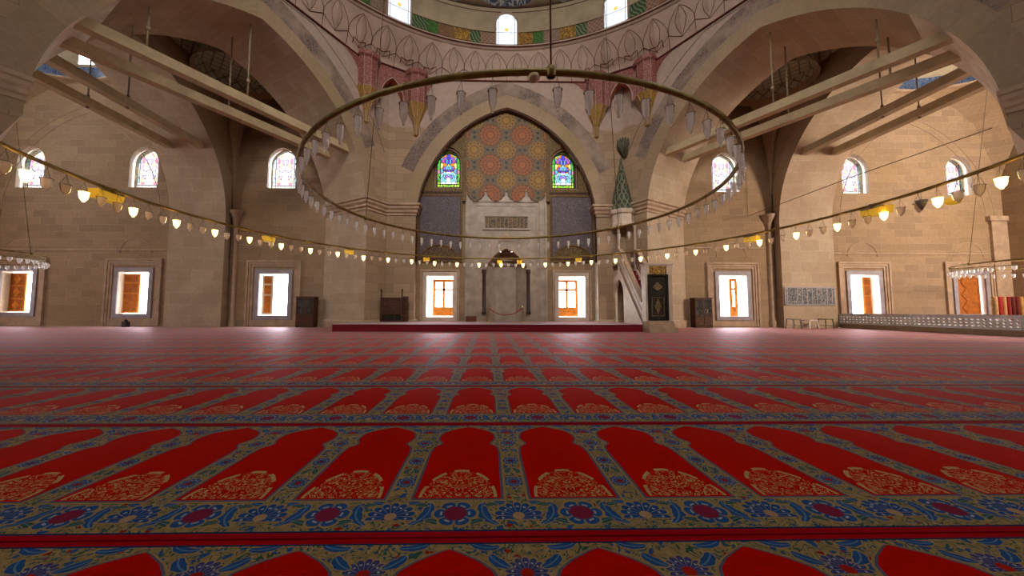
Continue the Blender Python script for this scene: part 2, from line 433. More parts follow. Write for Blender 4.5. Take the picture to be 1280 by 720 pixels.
def m_lampglass(name,c,a=.45,em=0):
    m=bpy.data.materials.new(name); m.use_nodes=True; nt=m.node_tree; nt.nodes.clear(); N=nt.nodes.new; Lk=nt.links.new
    out=N('ShaderNodeOutputMaterial'); tr=N('ShaderNodeBsdfTransparent'); tl=N('ShaderNodeBsdfTranslucent'); di=N('ShaderNodeBsdfDiffuse'); gl=N('ShaderNodeBsdfGlossy'); gl.inputs['Roughness'].default_value=.15
    for n in (tl,di): n.inputs[0].default_value=(*c,1)
    tr.inputs[0].default_value=tuple(min(1,.5+x*.5) for x in c)+(1,)
    tc=N('ShaderNodeTexCoord'); nz=N('ShaderNodeTexNoise'); nz.inputs['Scale'].default_value=25; Lk(tc.outputs['Object'],nz.inputs[0]); bp=N('ShaderNodeBump'); bp.inputs['Strength'].default_value=.4; bp.inputs['Distance'].default_value=.02; Lk(nz.outputs[0],bp.inputs['Height']); Lk(bp.outputs[0],gl.inputs['Normal'])
    def mx(f,a_,b_):
        n=N('ShaderNodeMixShader'); 
        if isinstance(f,float): n.inputs[0].default_value=f
        else: Lk(f,n.inputs[0])
        Lk(a_,n.inputs[1]); Lk(b_,n.inputs[2]); return n.outputs[0]
    m1=mx(.5,tl.outputs[0],di.outputs[0]); m2=mx(a,tr.outputs[0],m1); lw=N('ShaderNodeLayerWeight'); lw.inputs[0].default_value=.12
    Lk(mx(lw.outputs['Fresnel'],m2,gl.outputs[0]),out.inputs[0]); return m
ST=dict(
 wall=stone('warm ashlar limestone',(.37,.255,.155),(.27,.185,.12),(.40,.30,.20),stain=(.30,.20,.085)),
 pier=stone('pier ashlar limestone',(.40,.285,.18),(.30,.21,.135),(.20,.145,.09),bw=.8,rh=.42,stain=(.27,.19,.08)),
 soffit=stone('arch soffit blocks',(.50,.39,.27),(.42,.32,.215),(.60,.49,.36),bw=1.0,rh=.55,stain=(.28,.17,.10)),
 red=stone('reddish ashlar',(.34,.20,.14),(.27,.155,.11),(.18,.11,.07),bw=.9,rh=.5,stain=(.26,.14,.07)),
)
vous=stone('voussoir stone',(.38,.275,.18),(.33,.235,.155),(.30,.22,.14),bw=.55,rh=5,stain=(.31,.23,.10),tint=.6)
plaster=plain('pale pink plaster',(.40,.295,.235),.9,var=.1,scale=1.3)
plaster_d=plain('dome plaster cream',(.36,.30,.20),.9,var=.12,scale=1.5)
def m_spandrel():
    M=Mat('plaster over stone',.9,0,.2); M.coords('uv')
    b=M.nt.nodes.new('ShaderNodeTexBrick'); b.inputs['Scale'].default_value=1; b.inputs['Brick Width'].default_value=.8; b.inputs['Row Height'].default_value=.42
    b.inputs['Mortar Size'].default_value=.008; b.inputs['Color1'].default_value=(.38,.265,.165,1); b.inputs['Color2'].default_value=(.29,.20,.13,1); b.inputs['Mortar'].default_value=(.22,.15,.1,1)
    M.nt.links.new(M.vec,b.inputs['Vector'])
    x,y,z=M.coords('pos'); n=M.noise(M.vec,.9,3,.5); n2=M.noise(M.vec,5,4,.6)
    f=(z+n*.9)>10.35
    pl=M.ramp(n2,[(.3,(.36,.265,.215)),(.7,(.43,.325,.265))])
    c=M.mix(f,S(M.nt,b.outputs['Color']),pl); M.color(c); M.bump(n2,.2,.02); return M.m
spandrel=m_spandrel()
def m_band():
    M=Mat('painted floral band on plaster',.85,0,.2); M.coords('pos')
    n=M.noise(M.vec,9,2,.5,.9); s=((n*6).fract()-.5).abs()<.13
    v=M.voro(M.vec,8); w=M.noise(M.vec,.8,3,.6)
    c=M.mix(s._b('MAXIMUM',v<.22),(.20,.145,.12),(.05,.036,.036))
    c=M.mix(M.ramp(w,[(.44,(.12,.12,.12)),(.66,(.95,.95,.95))]),c,(.34,.25,.19)); M.color(c); return M.m
band=m_band()
marble=plain('grey veined marble',(.35,.28,.215),.45,spec=.4,var=.18,scale=2.2)
marble_g=plain('blue grey marble frame',(.30,.27,.29),.5,spec=.4,var=.12,scale=3)
marble_w=plain('warm white marble',(.56,.46,.36),.5,spec=.4,var=.12,scale=2.5)
mould=plain('moulded limestone',(.40,.285,.19),.85,var=.14,scale=3)
outline_red=plain('dark red painted line',(.11,.015,.012),.8)
beamwood=plain('painted timber beam',(.46,.36,.21),.7,var=.12,scale=2)
iron=plain('dark iron',(.10,.075,.045),.5,.4,var=.2)
ironrod=plain('pale iron rod',(.34,.27,.17),.6,.2)
brass=plain('aged brass',(.23,.16,.045),.38,.75,var=.2)
brass_b=plain('polished brass',(.55,.38,.10),.3,.8)
wood_o=plain('orange varnished wood',(.62,.22,.03),.5,var=.2,scale=6)
wood_o2=plain('dark orange varnished wood',(.40,.12,.015),.5,var=.2,scale=6)
wood_d=plain('dark walnut wood',(.075,.028,.014),.5,var=.3,scale=7)
wood_r=m_pattern('carved walnut lattice',(.035,.012,.008),(.16,.055,.03),14,.14,freq=5,emboss=True)
glass_d=plain('dark cabinet glass',(.07,.065,.055),.15,spec=.6)
dais_red=plain('deep red dais carpet',(.17,.004,.012),.95,spec=.1,var=.1,scale=20,sheen=.4)
rope_red=plain('red velvet rope',(.30,.012,.012),.9)
gold_tile=m_pattern('gold ornament tile border',(.085,.05,.014),(.26,.14,.02),7,.13,(.04,.03,.02))
navy_tile=m_pattern('violet blue tile panel',(.070,.052,.062),(.26,.21,.22),11,.06,(.26,.22,.24),freq=5)
lun_tile=m_pattern('black gold lunette tile',(.035,.022,.012),(.30,.17,.03),10,.1)
blue_tile=m_script('blue lettered tile band',(.015,.045,.14),(.12,.16,.22),6,5)
gold_script=m_script('gold lettering on black',(.012,.009,.006),(.30,.17,.04),6.5,5,w=.7)
white_script=m_script('pale lettering on slate',(.022,.026,.04),(.30,.27,.24),6,4,w=.75)
medal=m_script('white lettering on navy cartouche',(.02,.028,.07),(.24,.24,.22),2.2,1.6)
curtain=m_pattern('black curtain with gold thread',(.008,.008,.008),(.10,.06,.02),9,.07,freq=4)
goldplaq=m_script('dark lettering on gold plaque',(.45,.26,.05),(.10,.05,.01),7,6)
green_cloth=plain('green banner cloth',(.03,.14,.02),.8,var=.3)
cone_tile=m_net('green diamond cone tile',(.055,.085,.05),(.20,.18,.11),3.4,1.9,.10,alt=(.02,.035,.022))
pend_red=m_pattern('red filigree pendant',(.19,.035,.03),(.40,.26,.22),12,.09,freq=5)
pend_gold=m_pattern('gold filigree pendant',(.25,.13,.018),(.42,.27,.06),9,.09,freq=4)
red_paint=m_pattern('brick red painted ornament',(.48,.11,.05),(.25,.05,.03),5,.12)
net_green=m_net('grey green net painting',(.42,.43,.33),(.16,.16,.12),2.1,2.1,.08)
drum_brown=m_pattern('brown arabesque',(.13,.06,.02),(.30,.18,.08),11,.12,coord='uv')
drum_gold=m_pattern('gold arabesque',(.16,.08,.01),(.42,.24,.03),6,.15,coord='uv',freq=4)
drum_green=m_wave('green waves',(.025,.05,.02),(.13,.20,.09),6.5)
drum_net=m_net('pink brown net',(.20,.10,.065),(.36,.26,.19),4.5,4.5,.07)
drum_leaf=m_pattern('bright green leaves',(.02,.06,.01),(.07,.22,.025),9,.16,coord='uv')
drum_pale=m_pattern('pale pebble arabesque',(.16,.09,.07),(.36,.28,.22),12,.12,coord='uv')
yellow=m_glow('yellow lamp housing',(.75,.42,.03),.35,(.75,.45,.04))
grey_p=plain('grey enamelled metal',(.16,.14,.12),.5,.2)
white_p=plain('white painted wood',(.62,.55,.52),.6)
pierced=plain('grey pierced marble',(.58,.58,.56),.6,var=.12,scale=4)
black_p=plain('black plastic',(.015,.013,.012),.5)
MC=m_carpet()
# ------------------------------------------------------------------ the shell
def arch_pts(half,zs,rise,o=0,n=28,c0=0.0):
    c=(rise*rise-half*half)/(2*half); r=half+c+o
    a1=math.acos(c/r); R=[(c0-c+r*math.cos(a1*k/n),zs+r*math.sin(a1*k/n)) for k in range(n+1)]
    Lf=[(2*c0-x,z) for x,z in R[::-1]][1:]
    return (R+Lf)[::-1]          # left spring -> apex -> right spring
ZTOP=12.35
def arch_wall(name,A,u,back,length,c0,half,zs,rise,z1,th,mats,z0=0,bands=((0,.62,1),(.62,1.28,2)),band_z=7.6,corbel=0):
    """mats: 0 face,1 voussoir,2 band,3 soffit"""
    mb=MB()
    def F(s,z,t=0): return (A[0]+u[0]*s+back[0]*t,A[1]+u[1]*s+back[1]*t,z)
    def loop(o):
        p=arch_pts(half,zs,rise,o,28,c0); e=p[-1][0]; return [(p[0][0],z0)]+p+([(e,5.149),(e+corbel,4.0),(e+corbel,z0)] if corbel else [(e,z0)])
    last=0
    for o0,o1,m in bands:
        a=loop(o0);b=loop(o1);L=0
        for i in range(len(a)-1):
            e=math.hypot(a[i+1][0]-a[i][0],a[i+1][1]-a[i][1])
            zz=min(a[i][1],a[i+1][1])
            mm=m if zz>band_z or m!=2 else 0
            if m==1 and zz<zs: mm=0
            uv=[(L,0),(L+e,0),(L+e,o1-o0),(L,o1-o0)] if mm else [a[i],a[i+1],b[i+1],b[i]]
            mb.face([F(*a[i]),F(*a[i+1]),F(*b[i+1]),F(*b[i])][::-1],mm,uv[::-1]); L+=e
        last=o1
    # remainder of the front face
    b=loop(last)
    out=[(0,z0),(b[0][0],z0)]+b[1:-1]+[(b[-1][0],z0),(length,z0),(length,z1),(0,z1)]
    out=[(0,z0)]+b+[(length,z0),(length,z1),(0,z1)]
    mb.poly([out],F,0)
    # back face
    b=loop(0); out=[(0,z0)]+b+[(length,z0),(length,z1),(0,z1)]
    mb.poly([out],lambda s,z:F(s,z,th),3,flip=True)
    L=0
    for i in range(len(b)-1):
        e=math.hypot(b[i+1][0]-b[i][0],b[i+1][1]-b[i][1])
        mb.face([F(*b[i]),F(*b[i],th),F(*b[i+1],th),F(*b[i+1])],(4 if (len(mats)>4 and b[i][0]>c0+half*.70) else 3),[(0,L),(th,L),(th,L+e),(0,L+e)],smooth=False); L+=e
    mb.face([F(0,z0),F(0,z1),F(0,z1,th),F(0,z0,th)],3,[(0,z0),(0,z1),(th,z1),(th,z0)])
    mb.face([F(length,z0),F(length,z0,th),F(length,z1,th),F(length,z1)],3,[(0,z0),(th,z0),(th,z1),(0,z1)])
    mb.face([F(0,z1),F(length,z1),F(length,z1,th),F(0,z1,th)],3)
    o=mb.build(name,mats); tag(o,kind='structure'); return o
AP=10.2; HV=5.9; YF=16.8; YC=YF-AP; YW=17.3
ARC=dict(half=4.47,zs=5.15,rise=5.87)
mats_hex=[spandrel,vous,band,ST['soffit'],plain('pale outer soffit',(.78,.74,.64),.85,scale=1.5)]  # last one: paler colour for the outer end of the soffit
# mihrab side of the hexagon
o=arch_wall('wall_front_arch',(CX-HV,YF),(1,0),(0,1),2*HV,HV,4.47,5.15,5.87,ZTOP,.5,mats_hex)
for sg,nm in ((-1,'left'),(1,'right')):
    A=(CX+sg*HV,YF); u=(sg*.5,-.866); back=(sg*.866,.5)
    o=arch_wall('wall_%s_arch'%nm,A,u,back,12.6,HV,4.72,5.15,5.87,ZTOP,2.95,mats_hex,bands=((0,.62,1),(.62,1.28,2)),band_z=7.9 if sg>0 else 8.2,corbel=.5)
    # fine painted line that follows the arch on the plaster
    mb=MB(); pts=[p for p in arch_pts(4.72,5.15,5.87,1.75,28,HV) if p[1]>8.5]
    mb.tube([(A[0]+u[0]*s-back[0]*.01,A[1]+u[1]*s-back[1]*.01,z) for s,z in pts if z<ZTOP],.012,4)
    tag(mb.build('trim_arch_line',iron),kind='structure')
    # arch toward the side bay (plane parallel to the axis)
    A=(CX+sg*13.7,YW-.02); o=arch_wall('wall_%s_bay_arch'%nm,A,(0,-1),(sg,0),14.5,4.95,4.55,5.15,5.6,14.2,2.7,[ST['wall'],vous,band,ST['soffit']],bands=((0,.6,1),))
# the two free piers' further faces, outside the frame but carrying the arches
# ------------------------------------------------------------------ qibla wall with window openings
LOW=[(3.30,1.31,.50,2.54),(11.5,1.42,.55,2.62),(18.3,1.47,.62,2.68),(23.88,1.5,.68,2.70)]
UP=[(11.35,1.40,6.95,9.05),(18.2,1.42,6.93,9.02),(23.75,1.36,6.88,9.0)]
MIH=[(2.95,1.26,7.05,9.05)]
def warch(xc,w,zb,zt,n=8):
    h=w/2; rise=min(h*1.15,(zt-zb)*.45); zs=zt-rise
    p=arch_pts(h,zs,rise*.999 if rise>h else h*1.0001,0,n,xc)
    return [(xc-h,zb),(xc+h,zb)]+p[::-1]
def rect(xc,w,zb,zt): return [(xc-w/2,zb),(xc+w/2,zb),(xc+w/2,zt),(xc-w/2,zt)]
mb=MB(); holes=[];
for sg in (-1,1):
    for x,w,a,b in LOW: holes.append(rect(CX+sg*x,w,a,b))
    for x,w,a,b in UP+MIH: holes.append(warch(CX+sg*x,w,a,b))
nich=[(CX-1.0,.28),(CX+1.0,.28),(CX+1.0,2.95),(CX+.86,3.2),(CX+.62,3.5),(CX+.3,3.78),(CX,3.9),(CX-.3,3.78),(CX-.62,3.5),(CX-.86,3.2),(CX-1.0,2.95)]
XL,XR=CX-25.95,CX+25.95
# split in strips so every polygon stays simple
cuts=[XL-1.5,CX-21.1,CX-15,CX-7.5,CX,CX+7.5,CX+15,CX+21.1,XR+1.5]
allh=holes
for i in range(len(cuts)-1):
    a,b=cuts[i],cuts[i+1]
    hs=[h for h in allh if min(p[0] for p in h)>a and max(p[0] for p in h)<b]
    outer=[(a,0),(b,0),(b,14.3 if 1<i<6 else 13.27),(a,14.3 if 1<i<6 else 13.27)]
    if i==3: # left of axis, cut the niche half out
        outer=[(a,0),(b,0)]+[(b,.28),(CX-1.0,.28),(CX-1.0,2.95),(CX-.86,3.2),(CX-.62,3.5),(CX-.3,3.78),(CX,3.9)]+[(b,14.3),(a,14.3)]
    if i==4:
        outer=[(a,0),(b,0),(b,14.3),(a,14.3)]+[(a,3.9),(CX+.3,3.78),(CX+.62,3.5),(CX+.86,3.2),(CX+1.0,2.95),(CX+1.0,.28),(a,.28)]
    mb.poly([outer]+hs,lambda x,z:(x,YW,z),0)
TH=.55
def reveal(mb,h,y0,y1,m,sc=1.0):
    n=len(h); cx=sum(p[0] for p in h)/n
    for i in range(n):
        a=h[i];b=h[(i+1)%n]
        f=lambda p:(cx+(p[0]-cx)*sc,p[1])
        a2,b2=f(a),f(b)
        mb.face([(a[0],y0,a[1]),(a2[0],y1,a2[1]),(b2[0],y1,b2[1]),(b[0],y0,b[1])],m,[(0,0),(1,0),(1,.3),(0,.3)])
for h in holes:
    mh=h[0][1]>7.04; reveal(mb,h,YW,YW+TH,2 if mh else 1,1.3 if h[0][1]<1 else (1.0 if mh else 1.12))
for sg in (-1,1):  # outer skin pieces around the holes are not seen; cheap closing skin
    pass
o=mb.build('wall_front',[ST['wall'],marble_w,gold_tile]); tag(o,kind='structure')
# niche (semi hexagonal recess)
mb=MB(); dn=[(1.0,0),(.55,.75),(-.55,.75),(-1.0,0)]
for i in range(3):
    a=dn[i];b=dn[i+1]
    mb.face([(CX+b[0],YW+b[1],.28),(CX+a[0],YW+a[1],.28),(CX+a[0],YW+a[1],2.95),(CX+b[0],YW+b[1],2.95)],0)
# stepped hood above
lv=[(1.0,.75,2.95),(.9,.66,3.15),(.72,.52,3.38),(.5,.36,3.6),(.26,.2,3.78),(.02,.02,3.9)]
for (w0,d0,z0),(w1,d1,z1) in zip(lv,lv[1:]):
    p0=[(w0,0),(w0*.55,d0),(-w0*.55,d0),(-w0,0)];p1=[(w1,0),(w1*.55,d1),(-w1*.55,d1),(-w1,0)]
    for i in range(3):
        mb.face([(CX+p0[i+1][0],YW+p0[i+1][1],z0),(CX+p0[i][0],YW+p0[i][1],z0),(CX+p0[i][0],YW+p0[i][1],z1-.05),(CX+p0[i+1][0],YW+p0[i+1][1],z1-.05)],0)
        mb.face([(CX+p0[i+1][0],YW+p0[i+1][1],z1-.05),(CX+p0[i][0],YW+p0[i][1],z1-.05),(CX+p1[i][0],YW+p1[i][1],z1),(CX+p1[i+1][0],YW+p1[i+1][1],z1)],0)
mb.face([(CX-1,YW,.28),(CX+1,YW,.28),(CX+.55,YW+.75,.28),(CX-.55,YW+.75,.28)],0)
o=mb.build('mihrab_niche',[marble]); tag(o,kind='structure')
# ------------------------------------------------------------------ mihrab marble face
root=empty('mihrab',(CX,YW,.28)); tag(root,'tall grey marble prayer niche panel in the middle of the front wall','prayer niche')
mb=MB(); d=.07
def FY(x,z,t=0,y=YW): return (x,y-t,z)
hoodL=[(-2.05,.28),(-1.0,.28),(-1.0,2.95),(-.86,3.2),(-.62,3.5),(-.3,3.78),(0,3.9),(0,6.95),(-2.05,6.95)]
for s_ in (1,-1):
    lp=[(s_*x,z) for x,z in hoodL]
    if s_<0: lp=lp[::-1]
    lp=[(x,z-.28) for x,z in lp]
    mb.prism(lp,lambda x,z,t:(x,-.08+t if False else -t,z),.08,0)
mb.build('marble_facing',[marble],root)
mb=MB()
def mframe(mb,x0,x1,z0,z1,w,y,d,m=0,bottom=True):
    mb.box(x0,x0+w,y-d,y,z0,z1,m); mb.box(x1-w,x1,y-d,y,z0,z1,m); mb.box(x0+w,x1-w,y-d,y,z1-w,z1,m)
    if bottom: mb.box(x0+w,x1-w,y-d,y,z0,z0+w,m)
mframe(mb,-1.78,1.78,0,6.1,.09,-.08,.05,0,False); mframe(mb,-1.58,1.58,0,5.85,.05,-.08,.03,0,False)
mframe(mb,-2.05,2.05,0,6.67,.1,-.08,.06,0,False)
mb.build('moulded_frame',[marble],root)
for sx in (-1.1,1.1):
    mb=MB(); mb.lathe([(.11,0),(.13,.05),(.09,.12),(.085,1.95),(.12,2.05),(.12,2.2),(0,2.2)],12,(sx,-.12,.38)); mb.build('column',[plain('dark porphyry',(.045,.025,.02),.35)],root)
mb=MB() # muqarnas crest above the hood
for k,(w,z0,z1) in enumerate([(.95,2.95,3.1),(.8,3.25,3.42)]):
    pass
cr=[(-.36,4.0),(.36,4.0),(.36,4.25),(.22,4.42),(.08,4.5),(0,4.62),(-.08,4.5),(-.22,4.42),(-.36,4.25)]
mb.prism(cr,lambda x,z,t:(x,-.08-t,z),.05,0)
mb.prism([(-.27,4.03),(.27,4.03),(.27,4.2),(0,4.45),(-.27,4.2)],lambda x,z,t:(x,-.13-t,z),.02,1)
mb.build('crest_relief',[marble,mould],root)
mb=MB(); arc=[(x*.0+a,b) for a,b in []]
hp=[(-1.0,2.67),(-.86,2.92),(-.62,3.22),(-.3,3.5),(0,3.62),(.3,3.5),(.62,3.22),(.86,2.92),(1.0,2.67)]
mb.tube([(x*1.04,-.1,z*1.01) for x,z in hp],.045,6); mb.build('hood_moulding',[mould],root)
pan=empty('lettered_panel',(CX,YW-.08,4.96)); tag(pan,'black panel with gold lettering high on the marble above the prayer niche','sign')
mb=MB(); mb.box(-1.06,1.06,-.03,0,.02,.56); mb.build('tablet',[gold_script],pan)
mb=MB(); mframe(mb,-1.2,1.2,-.1,.68,.1,0,.07); mb.build('frame',[marble],pan)
# ------------------------------------------------------------------ tile work inside the arch
def tilepart(name,label,build,mat,cat='tile panel',grp=None):
    mb=MB(); build(mb); o=mb.build(name,mat if isinstance(mat,list) else [mat]); return tag(o,label,cat,grp)
ap=arch_pts(4.47,5.15,5.87,-.02,28,0)
def arch_z(x):
    for i in range(len(ap)-1):
        if ap[i][0]<=x<=ap[i+1][0]:
            t=(x-ap[i][0])/max(1e-6,ap[i+1][0]-ap[i][0]); return ap[i][1]+(ap[i+1][1]-ap[i][1])*t
    return 5.15
def star(mb):
    sc=[]; n=4
    for k in range(n):
        x0=-2.05+4.1*k/n; w=4.1/n
        for j in range(13):
            t=j/12; z=6.95-.62*math.sin(PI*t)**.7-(.06 if j%2 else 0)
            if 0<j<12 or k==0 and j==0 or j==12: sc.append((x0+w*t,z+(.12 if j in(0,12) else 0)))
    top=[(x,arch_z(x)) for x in [2.05-4.1*i/30 for i in range(31)]]
    mb.prism(sc+top,lambda x,z,t:(CX+x,YW-.145-t,z),.03)
tilepart('star_tile_panel','large orange and gold star patterned tile field with scalloped lower edge under the arch',star,m_startile())
mb=MB()
for x in (-2.1,2.1):
    mb.box(CX+x-.09,CX+x+.09,YW-.2,YW-.001,6.3,arch_z(x)-.05)
tag(mb.build('trim_star_border',[gold_tile]),kind='structure')
def sidetile(sg):
    r=empty('gold_tile_surround',(CX+sg*3.3,YW,3.3)); tag(r,'gold tiled surround holding the %s coloured window and blue panel beside the marble niche'%('left' if sg<0 else 'right'),'tile panel')
    X=lambda x:CX+sg*x
    mb=MB()
    # outer polygon: rel x from 2.19 to 4.45 following the arch, minus window hole
    xs=[2.2+(4.44-2.2)*i/24 for i in range(25)]
    outer=[(2.2,3.25),(4.44,3.25)]+[(x,arch_z(x)) for x in xs[::-1]]
    hole=[(x,z) for x,z in warch(2.95,1.40,6.98,9.14)]
    lo=[(2.33,3.4),(4.32,3.4),(4.32,6.55),(2.33,6.55)]
    mb.poly([outer,hole],lambda x,z:(sg*(x-3.3),-.10,z-3.3),0,flip=(sg<0))
    reveal2=[(sg*(x-3.3),z-3.3) for x,z in hole]; n=len(reveal2)
    for i in range(n):
        a=reveal2[i];b=reveal2[(i+1)%n]; mb.face([(a[0],-.10,a[1]),(a[0],0,a[1]),(b[0],0,b[1]),(b[0],-.10,b[1])],1)
    mb.face([(sg*(2.2-3.3),-.1,-.05),(sg*(4.44-3.3),-.1,-.05),(sg*(4.44-3.3),0,-.05),(sg*(2.2-3.3),0,-.05)],0)
    mb.build('gold_border',[gold_tile,wood_d],r)
    mb=MB(); mframe(mb,*sorted((sg*(2.28-3.3),sg*(4.37-3.3))),.05,3.3,.05,-.10,.03); mframe(mb,*sorted((sg*(2.2-3.3),sg*(4.42-3.3))),3.42,3.52,.04,-.1,.03); mb.build('raised_rib',[wood_d],r)
    mb=MB(); mb.face([(sg*(2.33-3.3),-.112,.1),(sg*(4.32-3.3),-.112,.1),(sg*(4.32-3.3),-.112,3.25),(sg*(2.33-3.3),-.112,3.25)][::(1 if sg>0 else -1)],0)
    mb.build('blue_panel',[navy_tile],r)
    mb=MB(); c=3.32
    pts=[(c-.88,3.42)]+[(c-.88*math.cos(PI*i/16),3.42+.66*math.sin(PI*i/16)) for i in range(1,16)]+[(c+.88,3.42)]
    mb.prism([(sg*(x-3.3),z-3.3) for x,z in pts][::(1 if sg>0 else 1)],lambda x,z,t:(x,-.12-t,z),.03,0)
    rim=[(sg*(x-3.3),-.15,z-3.3) for x,z in pts]; mb.tube(rim,.05,6,1); mb.build('lunette',[lun_tile,gold_tile],r)
    for cx_ in (2.48,4.05) if False else (): pass
for sg in (-1,1): sidetile(sg)
# dark rim along the mihrab arch
mb=MB(); mb.tube([(CX+x,YF+.12,z) for x,z in [(-4.45,3.2)]+arch_pts(4.45,5.15,5.85,0,28,0)+[(4.45,3.2)]],.06,6)
tag(mb.build('trim_arch_rim',wood_d),kind='structure')
# ------------------------------------------------------------------ windows
st_rich=m_stained('deep coloured stained glass','rich'); st_side=m_stained('pale coloured stained glass','side'); st_dome=m_stained('white dome glass','dome')
wn=[0]
def pane(xc,w,zb,zt,y,mat,parent,nm='stained_glass'):
    mb=MB(); h=warch(xc,w,zb,zt); f=lambda x,z:((x-xc)/(w/2),(z-zb)/(zt-zb))
    mb.poly([h],lambda x,z:(x,y,z),0,uvf=f); return mb.build(nm,[mat],parent)
def upwin(xc,w,zb,zt,y,mat,fm):
    wn[0]+=1
    mb=MB(); ring=warch(xc,w-.0,zb,zt); ring2=warch(xc,w-.14,zb+.07,zt-.07)
    mb.poly([ring,ring2],lambda x,z:(x,y-.03,z),0)
    n=len(ring2)
    for i in range(n):
        a=ring2[i];b=ring2[(i+1)%n]; mb.face([(a[0],y-.03,a[1]),(a[0],y+.03,a[1]),(b[0],y+.03,b[1]),(b[0],y-.03,b[1])],0)
    fr=mb.build('window_%d'%wn[0],[fm]); tag(fr,kind='structure')
    pane(xc,w-.09,zb+.04,zt-.04,y,mat,fr)
    return fr
for sg in (-1,1):
    for x,w,a,b in UP: upwin(CX+sg*x,w,a,b,YW+.30,st_side,marble_w)
    for x,w,a,b in MIH: upwin(CX+sg*x,w,a,b,YW+.12,st_rich,wood_d)
def lowwin(sg,idx,x,w,zb,zt):
    wn[0]+=1; xc=CX+sg*x
    mb=MB()
    # inner grey marble frame
    mframe(mb,xc-w/2-.2,xc+w/2+.2,zb-.2,zt+.2,.2,YW+.0,.06,0)
    fr=mb.build('window_%d'%wn[0],[marble_g if idx else marble_w]); tag(fr,kind='structure')
    mb=MB(); # outer moulded stone surround
    if idx:
        W=w/2+.62
        for k,(o,dd) in enumerate([(0,.10),(.11,.07),(.22,.04)]):
            mframe(mb,xc-W-.0+o,xc+W-o,0.05,zt+.66-o,.10,YW,dd,0,False)
        mb.box(xc-W+.05,xc+W-.05,YW-.03,YW,0.05,zb-.22,0)
        pts=arch_pts(.78,zt+.95,.72,0,8,xc); mb.tube([(p[0],YW-.005,p[1]) for p in pts],.022,6)
    else:
        mframe(mb,xc-w/2-.32,xc+w/2+.32,zb-.3,zt+.32,.10,YW,.09,0)
    mb.build('stone_surround',[mould],fr)
    return fr,xc
def sash(fr,xc,w,zb,zt,y,cols=2,rows=(.38,.78),solid=True,mat=wood_o):
    mb=MB(); t=.14
    mframe(mb,xc-w/2,xc+w/2,zb,zt,t,y,.05)
    for i in range(1,cols): x=xc-w/2+w*i/cols; mb.box(x-.06,x+.06,y-.045,y,zb,zt)
    H=zt-zb; z=zb+H*.72; mb.box(xc-w/2,xc+w/2,y-.045,y,z-.05,z+.05)
    if solid: mb.box(xc-w/2+t,xc+w/2-t,y-.03,y-.01,zb+t,zb+H*.25)
    mb.build('sash',[mat],fr)
def shutter(fr,hx,w,zb,zt,y,ang,kind=0,mat=wood_o,nm='shutter'):
    """panelled wooden shutter leaf hinged at hx, turned ang degrees"""
    e=empty('x',(0,0,0)); bpy.data.objects.remove(e)
    mb=MB(); t=.05
    mframe(mb,0,w,zb,zt,.09,t/2,t); H=zt-zb
    mb.box(.09,w-.09,-.005,.01,zb+.09,zt-.09,1)
    if kind==0:
        for k in range(1,3): z=zb+H*k/3; mb.box(.09,w-.09,-t/2,t/2,z-.05,z+.05)
        for k in range(3):
            zc=zb+H*(k+.5)/3; s_=.22*w; 
            mb.prism([(w/2-s_,zc),(w/2,zc-s_*1.1),(w/2+s_,zc),(w/2,zc+s_*1.1)],lambda x,z,tt:(x,-.02-tt,z),.02,0)
    else:
        for k in range(2): z=zb+H*(.5+k*.27); mb.box(.09,w-.09,-t/2,t/2,z-.04,z+.04)
    o=mb.build(nm,[mat,wood_o2],fr); o.location=(hx,y,0); o.rotation_euler=(0,0,math.radians(ang)); return o
for sg in (-1,1):
    for i,(x,w,a,b) in enumerate(LOW):
        fr,xc=lowwin(sg,i,x,w,a,b)
        if i==0:
            # casement set at the outer side of the thick wall
            sash(fr,xc-sg*(-.05)*0+(-sg)*0.12,w-.16,a+.02,b-.12,YW+.62)
        elif (sg,i)==(-1,3): shutter(fr,xc-1.0,.95,a+.03,b-.05,YW+.45,-4)
        elif (sg,i)==(-1,2): shutter(fr,xc-.98,.80,a+.03,b-.05,YW+.42,6,1)
        elif (sg,i)==(-1,1): shutter(fr,xc-.78,.5,a+.03,b-.05,YW+.35,12,1,marble_w); shutter(fr,xc+.5,.25,a+.03,b-.05,YW+.5,0,1,white_p)
        elif (sg,i)==(1,1): sash(fr,xc+.42,.42,a,b-.1,YW+.6,1,mat=wood_o); sash(fr,xc-.62,.2,a,b-.1,YW+.6,1,mat=wood_o)
        elif (sg,i)==(1,2): shutter(fr,xc+.55,.5,a,b-.05,YW+.6,0,1,wood_o)
        elif (sg,i)==(1,3):
            shutter(fr,xc-.70,1.5,a,b-.02,YW+.18,3,0,wood_o2)
